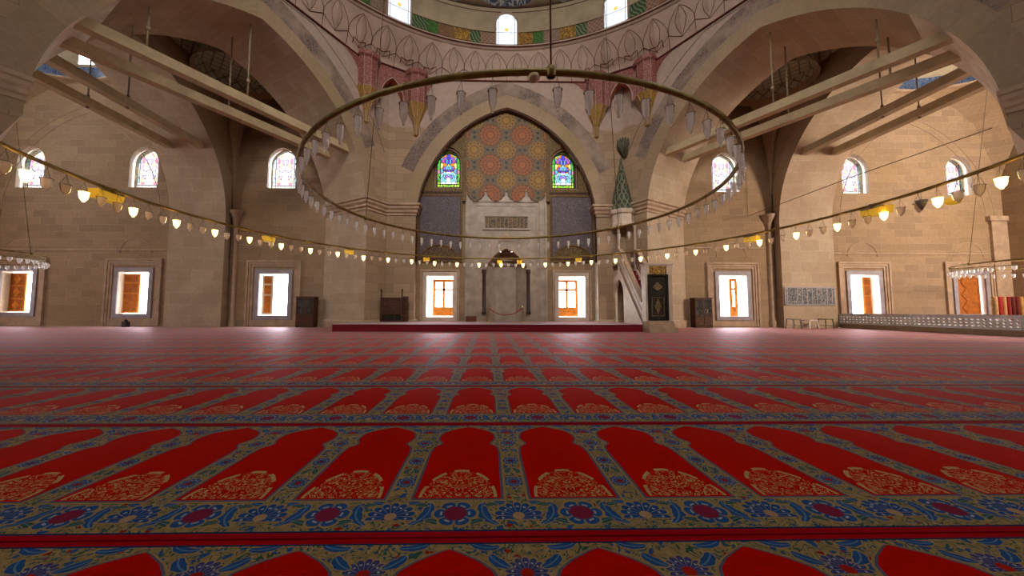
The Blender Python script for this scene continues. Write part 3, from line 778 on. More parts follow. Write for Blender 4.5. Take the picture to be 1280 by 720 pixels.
# low wall furniture seen through the right windows
# ------------------------------------------------------------------ imposts, pilasters, plinths
imp=[(0,5.45),(.05,5.45),(.05,5.55),(.12,5.6),(.12,5.7),(.2,5.78),(.2,5.88),(.27,5.92),(.27,6.02),(0,6.02)]
for sg in (-1,1):
    mb=MB()
    A=Vector((CX+sg*HV,YF)); u=Vector((sg*.5,-.866)); bk=Vector((sg*.866,.5))
    n1=A+u*1.18; n2=n1+bk*2.9
    path=[(CX+sg*4.47,YW-.02),(CX+sg*4.47,YF),(A.x,A.y),(n1.x,n1.y),(n2.x,n2.y)]
    if sg<0: path=path[::-1]
    # 'out' must point into the room
    path2=path[::-1] if sg<0 else path
    if sg>0: mb.sweep(path,[(o*-1 if False else o,z) for o,z in imp])
    else: mb.sweep(path,imp)
    tag(mb.build('trim_impost',[mould]),kind='structure')
    mb=MB() # plinth
    pr=[(0,0),(.12,0),(.12,.3),(.05,.38),(0,.38)]
    mb.sweep(path,pr); tag(mb.build('trim_plinth',[mould]),kind='structure')
    # free pier impost
    f1=A+u*(HV+4.72); f0=A+u*12.5; f2=f1+bk*2.95
    p=[(f0.x,f0.y),(f1.x,f1.y),(f2.x,f2.y)]
    if sg>0: p=p[::-1]
    mb=MB(); mb.sweep(p,[(o*.4,z) for o,z in imp]); tag(mb.build('trim_impost',[mould]),kind='structure')
    # bay arch imposts
    x0=CX+sg*13.7; x1=CX+sg*16.4; yj=YW-.02-.4
    p=[(x0,YW-.02),(x0,yj),(x1,yj),(x1,YW)]
    if sg<0: p=p[::-1]
    p=p[::-1] if sg>0 else p[::-1]
    mb=MB(); mb.sweep(p,[(o*.45,z) for o,z in imp]); tag(mb.build('trim_impost',[mould]),kind='structure')
    # slender engaged column with corbel
    mb=MB(); cx_=CX+sg*13.45
    mb.lathe([(.16,0),(.16,.3),(.11,.4),(.11,5.1),(.15,5.2),(.15,5.3),(.3,5.6),(.34,5.75),(0,5.75)],10,(cx_,YW-.02,0)); tag(mb.build('trim_engaged_column',[mould]),kind='structure')
    # blind arch line in the side bay
    mb=MB(); bc=CX+sg*21.15
    for half,rise,rr in ((3.9,5.4,.016),(4.35,5.75,.012)):
        pts=arch_pts(half,5.35,rise,0,20,bc); mb.tube([(q[0],YW-.01,q[1]) for q in pts if q[1]<12.2],rr,5)
    tag(mb.build('trim_blind_arch',[mould]),kind='structure')
    mb=MB(); mb.box(min(CX+sg*25.1,CX+sg*25.95),max(CX+sg*25.1,CX+sg*25.95),YW-.12,YW+.2,0,5.5); mb.box(min(CX+sg*24.95,CX+sg*25.95),max(CX+sg*24.95,CX+sg*25.95),YW-.19,YW+.2,5.5,5.75)
    tag(mb.build('trim_corner_pilaster',[mould]),kind='structure')
    # string course
    mb=MB(); mb.box(*sorted((CX+sg*9.1,CX+sg*13.3)),YW-.04,YW,4.0,4.06); mb.box(*sorted((CX+sg*16.5,CX+sg*25)),YW-.04,YW,3.75,3.81); tag(mb.build('trim_string_course',[mould]),kind='structure')
# ------------------------------------------------------------------ side bays: pendentives, drum, dome
H=4.75
for sg,nm in ((-1,'left'),(1,'right')):
    bc=CX+sg*21.15; by=YW-H
    mb=MB(); R=H*math.sqrt(2); zc=12.4-H; n=48
    for k in range(n):
        a0=2*PI*k/n;a1=2*PI*(k+1)/n
        def q(a):
            c,s_=math.cos(a),math.sin(a); m=H/max(abs(c),abs(s_))
            return m,c,s_
        rows=[]
        for t in range(5):
            row=[]
            for a in (a0,a1):
                m,c,s_=q(a); r=m+(H-m)*t/4; z=zc+math.sqrt(max(0,R*R-r*r)); row.append((bc+r*c,by+r*s_,z))
            rows.append(row)
        for t in range(4): mb.face([rows[t][0],rows[t][1],rows[t+1][1],rows[t+1][0]],0,smooth=True)
        # wall fill below pendentive boundary on outer (side) wall
    o=mb.build('ceiling_%s_bay_pendentive'%nm,[ST['wall']]); tag(o,kind='structure')
    mb=MB()
    mb.lathe([(4.75,12.4),(4.6,12.4),(4.6,12.5),(4.75,12.5),(4.75,13.15)],48,(bc,by,0),mats=[0,0,0,1])
    # drum wall with bright windows: columns
    nW=8; nseg=96
    for k in range(nseg):
        a0=2*PI*k/nseg;a1=2*PI*(k+1)/nseg; am=((a0+a1)/2+PI/8)%(2*PI/nW)-PI/nW
        P_=lambda a,z:(bc+4.75*math.cos(a),by+4.75*math.sin(a),z)
        inside=abs(am)<math.radians(6.2) 
        zs_=[(13.15,15.0)] if not inside else [(13.15,13.3),(14.4,15.0)]
        for za,zb in zs_: mb.face([P_(a0,za),P_(a1,za),P_(a1,zb),P_(a0,zb)],2,[(a0*4.75,za),(a1*4.75,za),(a1*4.75,zb),(a0*4.75,zb)])
    mb.lathe([(4.75*math.cos(t*PI/2/8),15.0+4.2*math.sin(t*PI/2/8)) for t in range(9)],48,(bc,by,0),2)
    o=mb.build('ceiling_%s_bay_dome'%nm,[mould,blue_tile,plaster_d]); tag(o,kind='structure')
    # side wall with two rows of openings (daylight)
    mb=MB(); xw=CX+sg*25.93
    hs=[[(y-.7,z0),(y+.7,z0),(y+.7,z1),(y-.7,z1)] for y in (9.3,14.6) for z0,z1 in ((.6,2.7),(6.9,9.0))]
    hs+=[[(y-.7,z0),(y+.7,z0),(y+.7,z1),(y-.7,z1)] for y in (2,-3) for z0,z1 in ((.6,2.7),(6.9,9.0))]
    mb.poly([[(-8,0),(YW,0),(YW,13.3),(-8,13.3)]]+hs,lambda y,z:(xw,y,z),0)
    for h in hs:
        for i in range(4):
            a=h[i];b=h[(i+1)%4]; mb.face([(xw,a[0],a[1]),(xw+sg*1.2,a[0],a[1]),(xw+sg*1.2,b[0],b[1]),(xw,b[0],b[1])],1)
    o=mb.build('wall_%s'%nm,[ST['wall'],marble_w]); tag(o,kind='structure')
    # vault over the small triangular bay between the two arches
    mb=MB()
    corn=Vector((CX+sg*13.3,YW-.05)); g=Vector((CX+sg*12.0,YW-2.4))
    zr=11.3; rr=1.5
    # ribs/fan from three corners up to a ring
    cs=[(Vector((CX+sg*13.68,YW-.02)),5.75)]
    ang=[math.atan2(c.y-g.y,c.x-g.x) for c,z in cs]
    N=10
    for c,z in cs:
        a=math.atan2(c.y-g.y,c.x-g.x); spread=math.radians(42)
        prev=None
        for k in range(N+1):
            aa=a-spread+2*spread*k/N
            top=Vector((g.x+rr*math.cos(aa),g.y+rr*math.sin(aa))); line=[]
            for j in range(9):
                t=j/8; w=t**1.9; x=c.x+(top.x-c.x)*w; y=c.y+(top.y-c.y)*w; zz=z+(zr-z)*math.sin(t*PI/2)
                line.append((x,y,zz))
            if prev:
                for j in range(8): mb.face([prev[j],line[j],line[j+1],prev[j+1]],0,[(k-1,j*.8),(k,j*.8),(k,j*.8+.8),(k-1,j*.8+.8)],smooth=True)
            prev=line
    # painted drum ring and little net painted dome
    mb.lathe([(rr+.1,zr-.25),(rr,zr),(rr,zr+.5)],24,(g.x,g.y,0),mats=[0,2]); mb.lathe([(rr-.03,zr-.2),(rr-.05,zr+.5)],10,(g.x,g.y,0),m=1,a0=(PI if sg>0 else 0)-.9,a1=(PI if sg>0 else 0)+.9) 
    mb.lathe([(rr*math.cos(t*PI/2/6),zr+.5+1.3*math.sin(t*PI/2/6)) for t in range(7)],24,(g.x,g.y,0),2)
    # flat webs between the fans, red painted, and net lunettes
    def web(a,b,m,z0=9.6):
        mb.face([(a[0],a[1],z0),(b[0],b[1],z0),(b[0],b[1],11.9),(a[0],a[1],11.9)],m)
    mb.face([(CX+sg*8.2,YW-.1,11.75),(CX+sg*13.7,YW-.1,11.75),(CX+sg*13.7,YW-8.6,11.75),(CX+sg*13.2,YW-8.6,11.75)],2)
    o=mb.build('ceiling_%s_small_vault'%nm,[ST['pier'],red_paint,net_green]); tag(o,kind='structure')
# ------------------------------------------------------------------ transition band, drum and dome
R0=10.1; ZB=13.9
SC=4.5; AL0=math.atan2(SC,AP); RCH=math.hypot(AP,SC)*math.cos(math.radians(30)-AL0)
def low_r(th):
    a=(math.degrees(th)+30)%60-30; a=math.radians(a)
    if abs(a)<=AL0: return AP/math.cos(a)-.02
    return RCH/math.cos(math.radians(30)-abs(a))
def lowz(th):
    a=abs((math.degrees(th)+30)%60-30)
    return ZTOP if a<math.degrees(AL0) else ZTOP+.22
def bandp(th,t,off=0):
    """th azimuth from the mihrab axis, t 0..1 up the band"""
    r0=low_r(th); r=r0+(R0-r0)*(t**.8)-off; z=lowz(th)+(ZB-lowz(th))*t
    return (CX+r*math.sin(th),YC+r*math.cos(th),z)
mb=MB(); n=180
for k in range(n):
    a0=2*PI*k/n;a1=2*PI*(k+1)/n
    for j in range(6): mb.face([bandp(a0,j/6),bandp(a1,j/6),bandp(a1,(j+1)/6),bandp(a0,(j+1)/6)],0,smooth=True)
    # ceiling strip under the corner chord
    for (aa,bb) in ((a0,a1),):
        def hexp(a):
            m=math.radians((math.degrees(a)+30)%60-30); r=AP/math.cos(m); return (CX+r*math.sin(a),YC+r*math.cos(a),lowz(a)+.02)
        p,q=bandp(aa,0),bandp(bb,0); mb.face([p,q,hexp(bb),hexp(aa)],0)
tag(mb.build('ceiling_transition_band',[plaster]),kind='structure')
mb=MB()  # painted leaf outlines
step=6.0; A=math.radians
for i in range(-18,18):
    c=i*step+3.0
    if abs(c)>105: continue
    tall=abs(abs((c+30)%60-30))>AL0*180/PI-4
    def L(pts,r=.010,m=0): mb.tube([bandp(A(c+x),t,.012) for x,t in pts],r,4,m,cap=False)
    L([(-3,.30),(-2.9,.5),(-2.3,.66),(-1.2,.82),(0,.93),(1.2,.82),(2.3,.66),(2.9,.5),(3,.30)])
    L([(0,.90),(-.7,.78),(-1.25,.58),(-1.0,.4),(0,.16)]); L([(0,.90),(.7,.78),(1.25,.58),(1.0,.4),(0,.16)])
    L([(-3,.34),(0,.14),(3,.34)],.014); L([(-3,.02),(-3,.34)],.012); L([(3,.02),(3,.34)],.012)
    if tall: L([(-1.6,.16),(-1.5,.3),(0,.26),(1.5,.34),(1.6,.16)],.02)
N=220
mb.tube([bandp(A(-106+212*k/N),.008,.02) for k in range(N+1)],.035,5,0)
tag(mb.build('trim_painted_leaves',[outline_red]),kind='structure')
# facets of the leaves as low relief
mb=MB()
for i in range(-18,18):
    c=i*step+3.0
    if abs(c)>105: continue
    P_=lambda x,t,o: bandp(A(c+x),t,o)
    l=[(0,.90),(-.7,.78),(-1.25,.58),(-1.0,.4),(0,.16)]
    for s_ in (1,-1):
        for (x0,t0),(x1,t1) in zip(l,l[1:]):
            mb.face([P_(s_*x0,t0,.0),P_(s_*x1,t1,.0),P_(0,t1,.07 if 0<t1<1 and x1 else .0),P_(0,t0,.07 if x0 else .0)],0)
tag(mb.build('trim_leaf_relief',[plaster]),kind='structure')
# cornice
mb=MB(); mb.lathe([(R0,ZB),(R0-.06,ZB),(R0-.08,ZB+.1),(R0-.16,ZB+.13),(R0-.16,ZB+.2),(R0-.05,ZB+.25),(R0+.35,ZB+.25)],240,(CX,YC,0)); 
tag(mb.build('trim_dome_cornice',[plaster]),kind='structure')
mb=MB()
for z,r in ((ZB+.12,R0-.165),(ZB+.22,R0-.165),(ZB+1.0,R0+.03),(15.99,R0+.03)): mb.tube([(CX+r*math.sin(A(a)),YC+r*math.cos(A(a)),z) for a in range(-100,101,2)],.012,4)
tag(mb.build('trim_cornice_lines',[outline_red]),kind='structure')
# drum
RD=R0+.05; ZD=14.12; WS,WT=14.22,16.0; WH=.56
drum=[plaster_d,drum_brown,drum_gold,drum_green,drum_net,drum_leaf,drum_pale,marble_w]
order={-1:[3,5,1,2,3,4],0:[2,5,6,2,3,4],-2:[1,2,3,4,5,6],1:[3,4,1,2,3,5],2:[2,3,4,1,5,6]}
mb=MB(); nseg=240; da=360/nseg
wa=math.degrees(WH/RD)
for k in range(nseg):
    d0=-180+k*da; d1=d0+da; dm=(d0+d1)/2; near=round(dm/30)*30; rel=dm-near
    P_=lambda d,z,r=RD:(CX+r*math.sin(A(d)),YC+r*math.cos(A(d)),z)
    U=lambda d:A(d)*RD
    win=abs(rel)<wa+.01
    sect=math.floor((dm)/30); frac=(dm-sect*30-wa)/(30-2*wa)
    ordr=order.get(sect,[1,2,3,4,5,6]); mi=ordr[max(0,min(5,int(frac*6)))]
    if not win:
        mb.face([P_(d0,ZD),P_(d1,ZD),P_(d1,ZB+1.0),P_(d0,ZB+1.0)],mi,[(U(d0),ZD),(U(d1),ZD),(U(d1),ZB+1),(U(d0),ZB+1)])
        mb.face([P_(d0,ZB+1.0),P_(d1,ZB+1.0),P_(d1,16.2),P_(d0,16.2)],0)
    else:
        f=lambda d:WT-.55+.55*math.sqrt(max(0,1-((d-near)/wa)**2)) if abs(d-near)<wa else WT-.55
        mb.face([P_(d0,ZD),P_(d1,ZD),P_(d1,WS),P_(d0,WS)],7)
        mb.face([P_(d0,f(d0)),P_(d1,f(d1)),P_(d1,16.2),P_(d0,16.2)],0)
        for za,zb in ((WS,WS),):
            mb.face([P_(d0,WS),P_(d1,WS),P_(d1,WS,RD+.1),P_(d0,WS,RD+.1)],7)
        mb.face([P_(d0,f(d0)),P_(d0,f(d0),RD+.1),P_(d1,f(d1),RD+.1),P_(d1,f(d1))],7)
        if not abs(d0-da-near+da/2)<wa+.01 or abs(d0-near)>wa-.01:
            pass
# jambs
for w in range(-180,180,30):
    for s_ in (-1,1):
        n_=[k for k in range(nseg) if abs((-180+(k+.5)*da)-w)<wa+.01]
        if not n_: continue
        d=-180+min(n_)*da if s_<0 else -180+(max(n_)+1)*da
        mb.face([(CX+r*math.sin(A(d)),YC+r*math.cos(A(d)),z) for r,z in ((RD,WS),(RD+.1,WS),(RD+.1,WT-.5),(RD,WT-.5))],7)
RH=8.2
mb.lathe([(RD*math.cos(t*PI/2/14),16.2+RH*math.sin(t*PI/2/14)) for t in range(15)],240,(CX,YC,0),0)
tag(mb.build('ceiling_dome',drum),kind='structure')
for w in range(-60,61,30):
    wn[0]+=1
    mb=MB(); d0=w-wa-.2; n=8
    for k in range(n):
        a=-1+2*k/n; b=-1+2*(k+1)/n
        P_=lambda t,v:(CX+(RD+.05)*math.sin(A(w+t*(wa+.15))),YC+(RD+.05)*math.cos(A(w+t*(wa+.15))),WS-.02+v*(WT-WS+.05))
        mb.face([P_(a,0),P_(b,0),P_(b,1),P_(a,1)],0,[(a,0),(b,0),(b,1),(a,1)])
    fr=MB(); pts=[]
    for k in range(17):
        t=-1+2*k/16; zz=WT-.55+.55*math.sqrt(max(0,1-t*t)); pts.append((CX+(RD-.01)*math.sin(A(w+t*wa)),YC+(RD-.01)*math.cos(A(w+t*wa)),zz))
    pts=[(pts[0][0],pts[0][1],WS)]+pts+[(pts[-1][0],pts[-1][1],WS)]
    fr.tube(pts,.045,6); fo=fr.build('window_%d'%wn[0],[plaster]); tag(fo,kind='structure')
    mb.build('stained_glass',[st_dome],fo)
# cartouche painted on the dome
mb=MB(); 
def domep(a,ph,off=.03): r=(RD-off)*math.cos(ph); return (CX+r*math.sin(A(a)),YC+r*math.cos(A(a)),16.2+(RH-off)*math.sin(ph))
for c in (0,):
    cols=16
    for k in range(cols):
        a=-7.4+14.8*k/cols;b=-7.4+14.8*(k+1)/cols
        lo=lambda x:.012+.04*(abs(x)/7.4)**4; hi=.22
        for j in range(3):
            t0=lambda x:lo(x)+(hi-lo(x))*j/3; t1=lambda x:lo(x)+(hi-lo(x))*(j+1)/3
            mb.face([domep(a,t0(a)),domep(b,t0(b)),domep(b,t1(b)),domep(a,t1(a))],0,[(a*.18,t0(a)*8),(b*.18,t0(b)*8),(b*.18,t1(b)*8),(a*.18,t1(a)*8)])
tag(mb.build('dome_cartouche',[medal]),'navy painted cartouche with pale lettering at the top of the dome edge','sign')
mb=MB()
for c,w in ((16.5,2.6),(-15,2.2)):
    for k in range(6):
        a=c-w+2*w*k/6;b=c-w+2*w*(k+1)/6; f=lambda x:.10*math.sqrt(max(0,1-((x-c)/w)**2))
        mb.face([domep(a,.10-f(a)),domep(b,.10-f(b)),domep(b,.10+f(b)),domep(a,.10+f(a))],0)
tag(mb.build('trim_dome_rosettes',[m_pattern('grey dome rosette',(.10,.09,.07),(.25,.2,.14),6)]),kind='structure')
# ------------------------------------------------------------------ hanging muqarnas brackets in the hexagon corners
npn=0
pdesc={(-1,1):'red and gold stalactite bracket just left of the central arch crown',(-1,-1):'red and gold stalactite bracket, leftmost of the four under the dome',
       (1,1):'red and gold stalactite bracket just right of the central arch crown',(1,-1):'red and gold stalactite bracket, rightmost of the four under the dome'}
for sg in (-1,1):
    for side in (1,-1):
        if side>0: px,py=CX+sg*SC,YF-.02
        else:
            s_=HV-SC; px,py=CX+sg*(HV+.5*s_),YF-.866*s_
            px-=sg*.02
        o=empty('stalactite_bracket',(px,py,9.4)); tag(o,pdesc[(sg,side)],'bracket','stalactite brackets under the dome')
        r8=PI/8
        ang=math.atan2(-1,0) if side>0 else math.atan2(-.5,-sg*.866)
        a0h=ang-PI/2-r8*0; HK=dict(a0=ang-PI/2,a1=ang+PI/2)
        mb=MB(); mb.lathe([(.62,3.2),(.60,3.02),(.50,2.95),(.48,1.6),(.55,1.55)],5,smooth=False,**HK); mb.build('red_shaft',[pend_red],o)
        mb=MB(); mb.lathe([(.55,1.55),(.42,1.25),(.24,.85),(.17,.72),(.19,.66),(.14,.60),(.11,.1),(.0,.0)],5,smooth=False,**HK); mb.build('gold_drop',[pend_gold],o)
        mb=MB()
        for k in range(6):
            t=ang-PI/2+k*PI/5; c,s2=math.cos(t),math.sin(t)
            mb.tube([(r*c*1.01,r*s2*1.01,z) for r,z in ((.60,3.02),(.50,2.95),(.48,1.6),(.55,1.55),(.42,1.25),(.24,.85),(.17,.70),(.12,.1))],.014,4,cap=False)
        mb.build('ribs',[plaster],o)
    # squinch wall between the two brackets with a pointed niche
    a0=Vector((CX+sg*SC,YF)); s_=HV-SC; a1=Vector((CX+sg*(HV+.5*s_),YF-.866*s_)); d=(a1-a0); Ln=d.length; d.normalize(); nrm=Vector((d.y,-d.x))
    if nrm.y>0: nrm=-nrm
    mb=MB(); half=.52
    ar=arch_pts(half,11.1,.95,0,8,Ln/2)
    out=[(0,10.9)]+[(Ln/2-half,10.9)]+ar+[(Ln/2+half,10.9),(Ln,10.9),(Ln,ZTOP+.2),(0,ZTOP+.2)]
    mb.poly([out],lambda s,z:(a0.x+d.x*s,a0.y+d.y*s,z),0)
    for i in range(len(ar)-1):
        p,q=ar[i],ar[i+1]
        mb.face([(a0.x+d.x*p[0],a0.y+d.y*p[0],p[1]),(a0.x+d.x*q[0],a0.y+d.y*q[0],q[1]),(a0.x+d.x*q[0]-nrm.x*.5,a0.y+d.y*q[0]-nrm.y*.5,q[1]),(a0.x+d.x*p[0]-nrm.x*.5,a0.y+d.y*p[0]-nrm.y*.5,p[1])],1)
    mb.tube([(a0.x+d.x*p[0]+nrm.x*.02,a0.y+d.y*p[0]+nrm.y*.02,p[1]) for p in [(Ln/2-half,10.9)]+ar+[(Ln/2+half,10.9)]],.03,5,2)
    tag(mb.build('trim_squinch_niche',[pend_red,red_paint,plaster]),kind='structure')
    # curved red wings outside the brackets
    mb=MB()
    for (p,dx,dy) in ((Vector((CX+sg*SC,YF-.012)),-sg,0),(Vector((CX+sg*(HV+.5*s_)-sg*.02,YF-.866*s_-.0)),sg*.5,-.866)):
        pts=[(0,ZTOP-.02)]+[(1.35-1.0*math.sin(PI/2*t/6),ZTOP-.02-1.35*(1-math.cos(PI/2*t/6))) for t in range(7)]+[(0,10.95)]
        nn=Vector((0,-1)) if dy==0 else Vector((-sg*.866,-.5))
        mb.poly([pts],lambda s,z:(p.x+dx*s+nn.x*.02,p.y+dy*s+nn.y*.02,z),0)
    tag(mb.build('trim_red_wing',[pend_red]),kind='structure')
    # small green-grey palmette where the two painted bands meet
    if sg>0:
        mb=MB(); vx,vy=CX+sg*HV,YF
        for k in range(7):
            t=-0.9+1.8*k/6
            mb.tube([(vx+math.sin(t)*.08,vy-.10,8.45),(vx+math.sin(t)*.42,vy-.2,8.8+.3*math.cos(t)),(vx+math.sin(t)*.5,vy-.22,9.05+.4*math.cos(t))],.09,5,rads=[.05,.11,.02])
        tag(mb.build('corner_palmette',[m_pattern('dark green palmette',(.04,.045,.03),(.16,.14,.09),8)]),'dark green carved palmette in the corner above the tip of the pulpit cap','ornament')
# ------------------------------------------------------------------ timber tie beams and hanger rods
for sg,nm in ((-1,'left'),(1,'right')):
    A_=Vector((CX+sg*HV,YF)); u=Vector((sg*.5,-.866)); bk=Vector((sg*.866,.5))
    for off,z,w in ((.55,8.12,'nearer'),(1.85,8.12,'farther')):
        a=A_+u*(HV-4.75)+bk*off; b=A_+u*(HV+4.75)+bk*off
        mb=MB(); a2=A_+u*(.9)+bk*off; b2=A_+u*(10.9)+bk*off
        mb.beam((a2.x,a2.y,z),(b2.x,b2.y,z),.3,.30); o=mb.build('tie_beam',[beamwood])
        tag(o,'pale painted tie beam spanning the big %s arch, the %s of its pair'%(nm,w),'beam','tie beams across the arches')
        for k,s_ in enumerate((6.0,8.6)):
            p=A_+u*s_+bk*off
            c=arch_pts(4.72,5.15,5.87,0,28,HV); zz=min(c,key=lambda q:abs(q[0]-s_))[1]
            mb=MB(); mb.tube([(p.x,p.y,z+.1),(p.x,p.y,zz-.02)],.028,6); mb.tube([(p.x,p.y,z+.7),(p.x,p.y,z+.82)],.06,6); o=mb.build('hanger_rod',[ironrod])
            tag(o,'thin iron rod hanging from the %s arch to its %s tie beam, %s'%(nm,w,'at midspan' if k==0 else 'near the pier'),'rod','hanger rods')
    for off,z,w in ((.55,8.45,'nearer'),(2.0,8.45,'farther')):
        x=CX+sg*(13.7+off)
        mb=MB(); mb.beam((x,YW-.4,z),(x,YW-9.7,z),.3,.30); o=mb.build('tie_beam',[beamwood])
        tag(o,'painted tie beam across the %s bay arch, the %s of its pair'%(nm,w),'beam','tie beams across the arches')
        for k,yy in enumerate((YW-4.7,)):
            c=arch_pts(4.55,5.15,5.6,0,28,4.95); zz=min(c,key=lambda q:abs(q[0]-(YW-yy)))[1]
            mb=MB(); mb.tube([(x,yy,z+.1),(x,yy,zz-.02)],.024,6); mb.tube([(x,yy,z-.2),(x,yy,z+.3)],.05,6); o=mb.build('hanger_rod',[iron])
            tag(o,'dark iron rod at midspan of the %s beam in the %s bay arch'%(w,nm),'rod','hanger rods')
# ------------------------------------------------------------------ floor, carpet rows, dais
mb=MB(); mb.box(-26.8,28.6,-8,YW+1.6,-.25,-.012); tag(mb.build('floor',[stone('floor slabs',(.25,.2,.15),(.22,.18,.13),(.1,.08,.06),1.2,1.2)]),kind='structure')
ords=['first','second','third','fourth','fifth','sixth','seventh','eighth','ninth','tenth','eleventh','twelfth','thirteenth','fourteenth','fifteenth','sixteenth','seventeenth','eighteenth','nineteenth','twentieth']
def ordn(k):
    tens={20:'twenty',30:'thirty',40:'forty',50:'fifty',60:'sixty'}
    if k<=20: return ords[k-1]
    if k%10==0: return {30:'thirtieth',40:'fortieth',50:'fiftieth',60:'sixtieth'}[k]
    return tens[k//10*10]+'-'+ords[k%10-1]
YS=1.355; LR=1.29
for k in range(-2,13):
    y0=YS+k*LR; y1=min(y0+LR,YW-.02)
    if y0>YW: break
    mb=MB()
    xa,xb=-24.9,17.45
    if y0<YW-9.5 : xb=17.45
    nx=1
    mb.box(xa,xb,y0+.004,y1-.004,-.012,.0)
    # slightly rolled edge at the near seam
    mb.tube([(xa,y0+.012,-.006),(xb,y0+.012,-.006)],.0065,5)
    o=mb.build('prayer_carpet',[MC],weld=False)
    if k<-1: lab='red prayer carpet row behind the camera position'; 
    elif k==-1: lab='nearest red prayer carpet row, only arch tips showing at the picture bottom'
    elif k==0: lab='red arch patterned prayer carpet row with large arches, first whole row from the front'
    else: lab='red arch patterned prayer carpet strip, %s whole row counted from the front'%ordn(k+1)
    tag(o,lab,'carpet','prayer carpet rows')
mb=MB(); 
DX0,DX1,DY,DZ=-6.0,6.05,13.5,.28
root=empty('mihrab_dais',(0,DY,0)); tag(root,'low dais covered in dark red carpet in front of the prayer niche','platform')
mb.box(DX0,DX1,.02,YW-DY-.03,.0,DZ-.02); mb.build('platform_body',[dais_red],root)
mb=MB(); mb.box(DX0-.02,DX1,0,YW-DY-.03,DZ-.02,DZ); mb.build('carpet_top',[dais_red],root)
mb=MB(); mb.box(-1.2,1.6,-.012,.0,.12,.13); mb.build('front_seam',[plain('pink thread',(.4,.08,.08))],root)
# ------------------------------------------------------------------ minbar
mx0,mx1=6.12,7.02; root=empty('minbar',(mx0,13.3,0)); tag(root,'tall stone pulpit with carpeted stair and green pointed cap right of the niche','pulpit')
def MY(y,z,t=0,x=0): return (x+t,y,z)
Wm=mx1-mx0
for side in (0,1):
    mb=MB(); x=0 if side==0 else Wm-.1
    # side wall polygon in (y,z), local y from .25 (front) to 3.9 (wall)
    archo=[(p[0],p[1]) for p in arch_pts(.5,1.55,.75,0,8,2.75)]
    poly=[(.45,0),(2.25,0),(2.25,1.55)]+archo[1:]+[(3.25,0),(3.9,0),(3.9,2.75),(2.7,2.75),(.45,.35)]
    mb.prism(poly,lambda y,z,t:(x+t,y,z),.1,0)
    mb.build('side_panel',[marble_w],root)
    # balustrade
    mb=MB(); x=-.02 if side==0 else Wm-.1
    b=[(.35,.55),(2.65,3.05),(3.9,3.05),(3.9,3.65),(2.6,3.65),(.35,1.2)]
    mb.prism([(y,z-.05) for y,z in b],lambda y,z,t:(x+t,y,z),.12,0)
    mb.beam((x+.06,.33,1.2),(x+.06,2.6,3.65),.18,.10,1); mb.beam((x+.06,.4,.62),(x+.06,2.64,3.02),.15,.06,1); mb.beam((x+.06,2.6,3.65),(x+.06,3.9,3.65),.18,.10,1)
    mb.beam((x+.06,.36,.85),(x+.06,2.62,3.3),.14,.04,1)
    mb.build('balustrade',[marble_w if side==0 else dais_red,mould],root)  # far side dark red: the shade on its inner face put into colour
mb=MB()
for k in range(11):
    y=.45+k*.225; z=.3+k*.24
    mb.box(.1,Wm-.1,y,y+.24,max(0,z-.5),z)
mb.box(.1,Wm-.1,2.85,3.9,2.5,2.72); mb.build('carpeted_stair',[dais_red],root)
for (px,py) in ((.06,2.85),(Wm-.06,2.85),(.06,3.85),(Wm-.06,3.85)):
    mb=MB(); mb.lathe([(.075,2.7),(.06,2.8),(.055,4.75),(.09,4.85),(.09,4.92)],8,(px,py,0)); mb.build('canopy_post',[marble_w],root)
mb=MB(); cxm,cym=Wm/2,3.35
mb.lathe([(.60,4.85),(.62,5.0),(.58,5.06),(.58,5.45),(.66,5.5),(.70,5.6),(.70,5.68),(0,5.68)],8,(cxm,cym,0),smooth=False,rot=PI/8); mb.build('canopy_cornice',[marble_w],root)
mb=MB(); mb.lathe([(.60,5.68),(.54,5.85),(.36,6.7),(.17,7.6),(.05,8.2),(.07,8.27),(.03,8.35),(.0,8.55)],8,(cxm,cym,0),smooth=False,rot=PI/8); mb.build('tiled_cap',[cone_tile],root)
mb=MB(); mb.box(.1,Wm-.1,3.78,3.82,2.75,4.85); mb.build('green_banner',[green_cloth],root)
mb=MB() # portal
mb.box(-.02,.1,-.02,.35,.42,2.62,0); mb.box(Wm-.08,Wm+.12,-.02,.35,.42,2.62,0); mb.box(-.03,Wm+.13,-.035,.36,2.2,2.61,0); mb.box(-.06,Wm+.16,-.06,.38,2.6,2.68,0)
mb.build('portal_frame',[marble_w],root)
mb=MB(); mb.box(.12,Wm-.1,-.05,-.02,2.24,2.56); mb.build('gold_plaque',[goldplaq],root)
mb=MB(); mb.box(.08,Wm-.06,.0,.05,.46,2.2); mframe(mb,.05,Wm-.05,.46,2.24,.06,-.01,.05,1); mframe(mb,.2,Wm-.2,.62,1.35,.03,-.005,.02,2); 
zz=1.0; mb.prism([(Wm/2-.13,zz),(Wm/2,zz-.32),(Wm/2+.13,zz),(Wm/2,zz+.32)],lambda x,z,t:(x,-.005-t,z),.01,2)
mb.prism([(Wm/2-.2,1.75),(Wm/2,1.6),(Wm/2+.2,1.75),(Wm/2,1.95)],lambda x,z,t:(x,-.005-t,z),.01,2)
mb.build('curtain',[curtain,black_p,m_pattern('tarnished gold embroidery',(.05,.04,.02),(.34,.24,.10),16,.16)],root)
mb=MB(); mb.box(-.0,Wm+.2,-.2,.45,0,.2); mb.box(.02,Wm+.14,-.12,.42,.2,.34); mb.box(.03,Wm+.12,-.06,.4,.34,.44); mb.build('stone_steps',[mould],root)
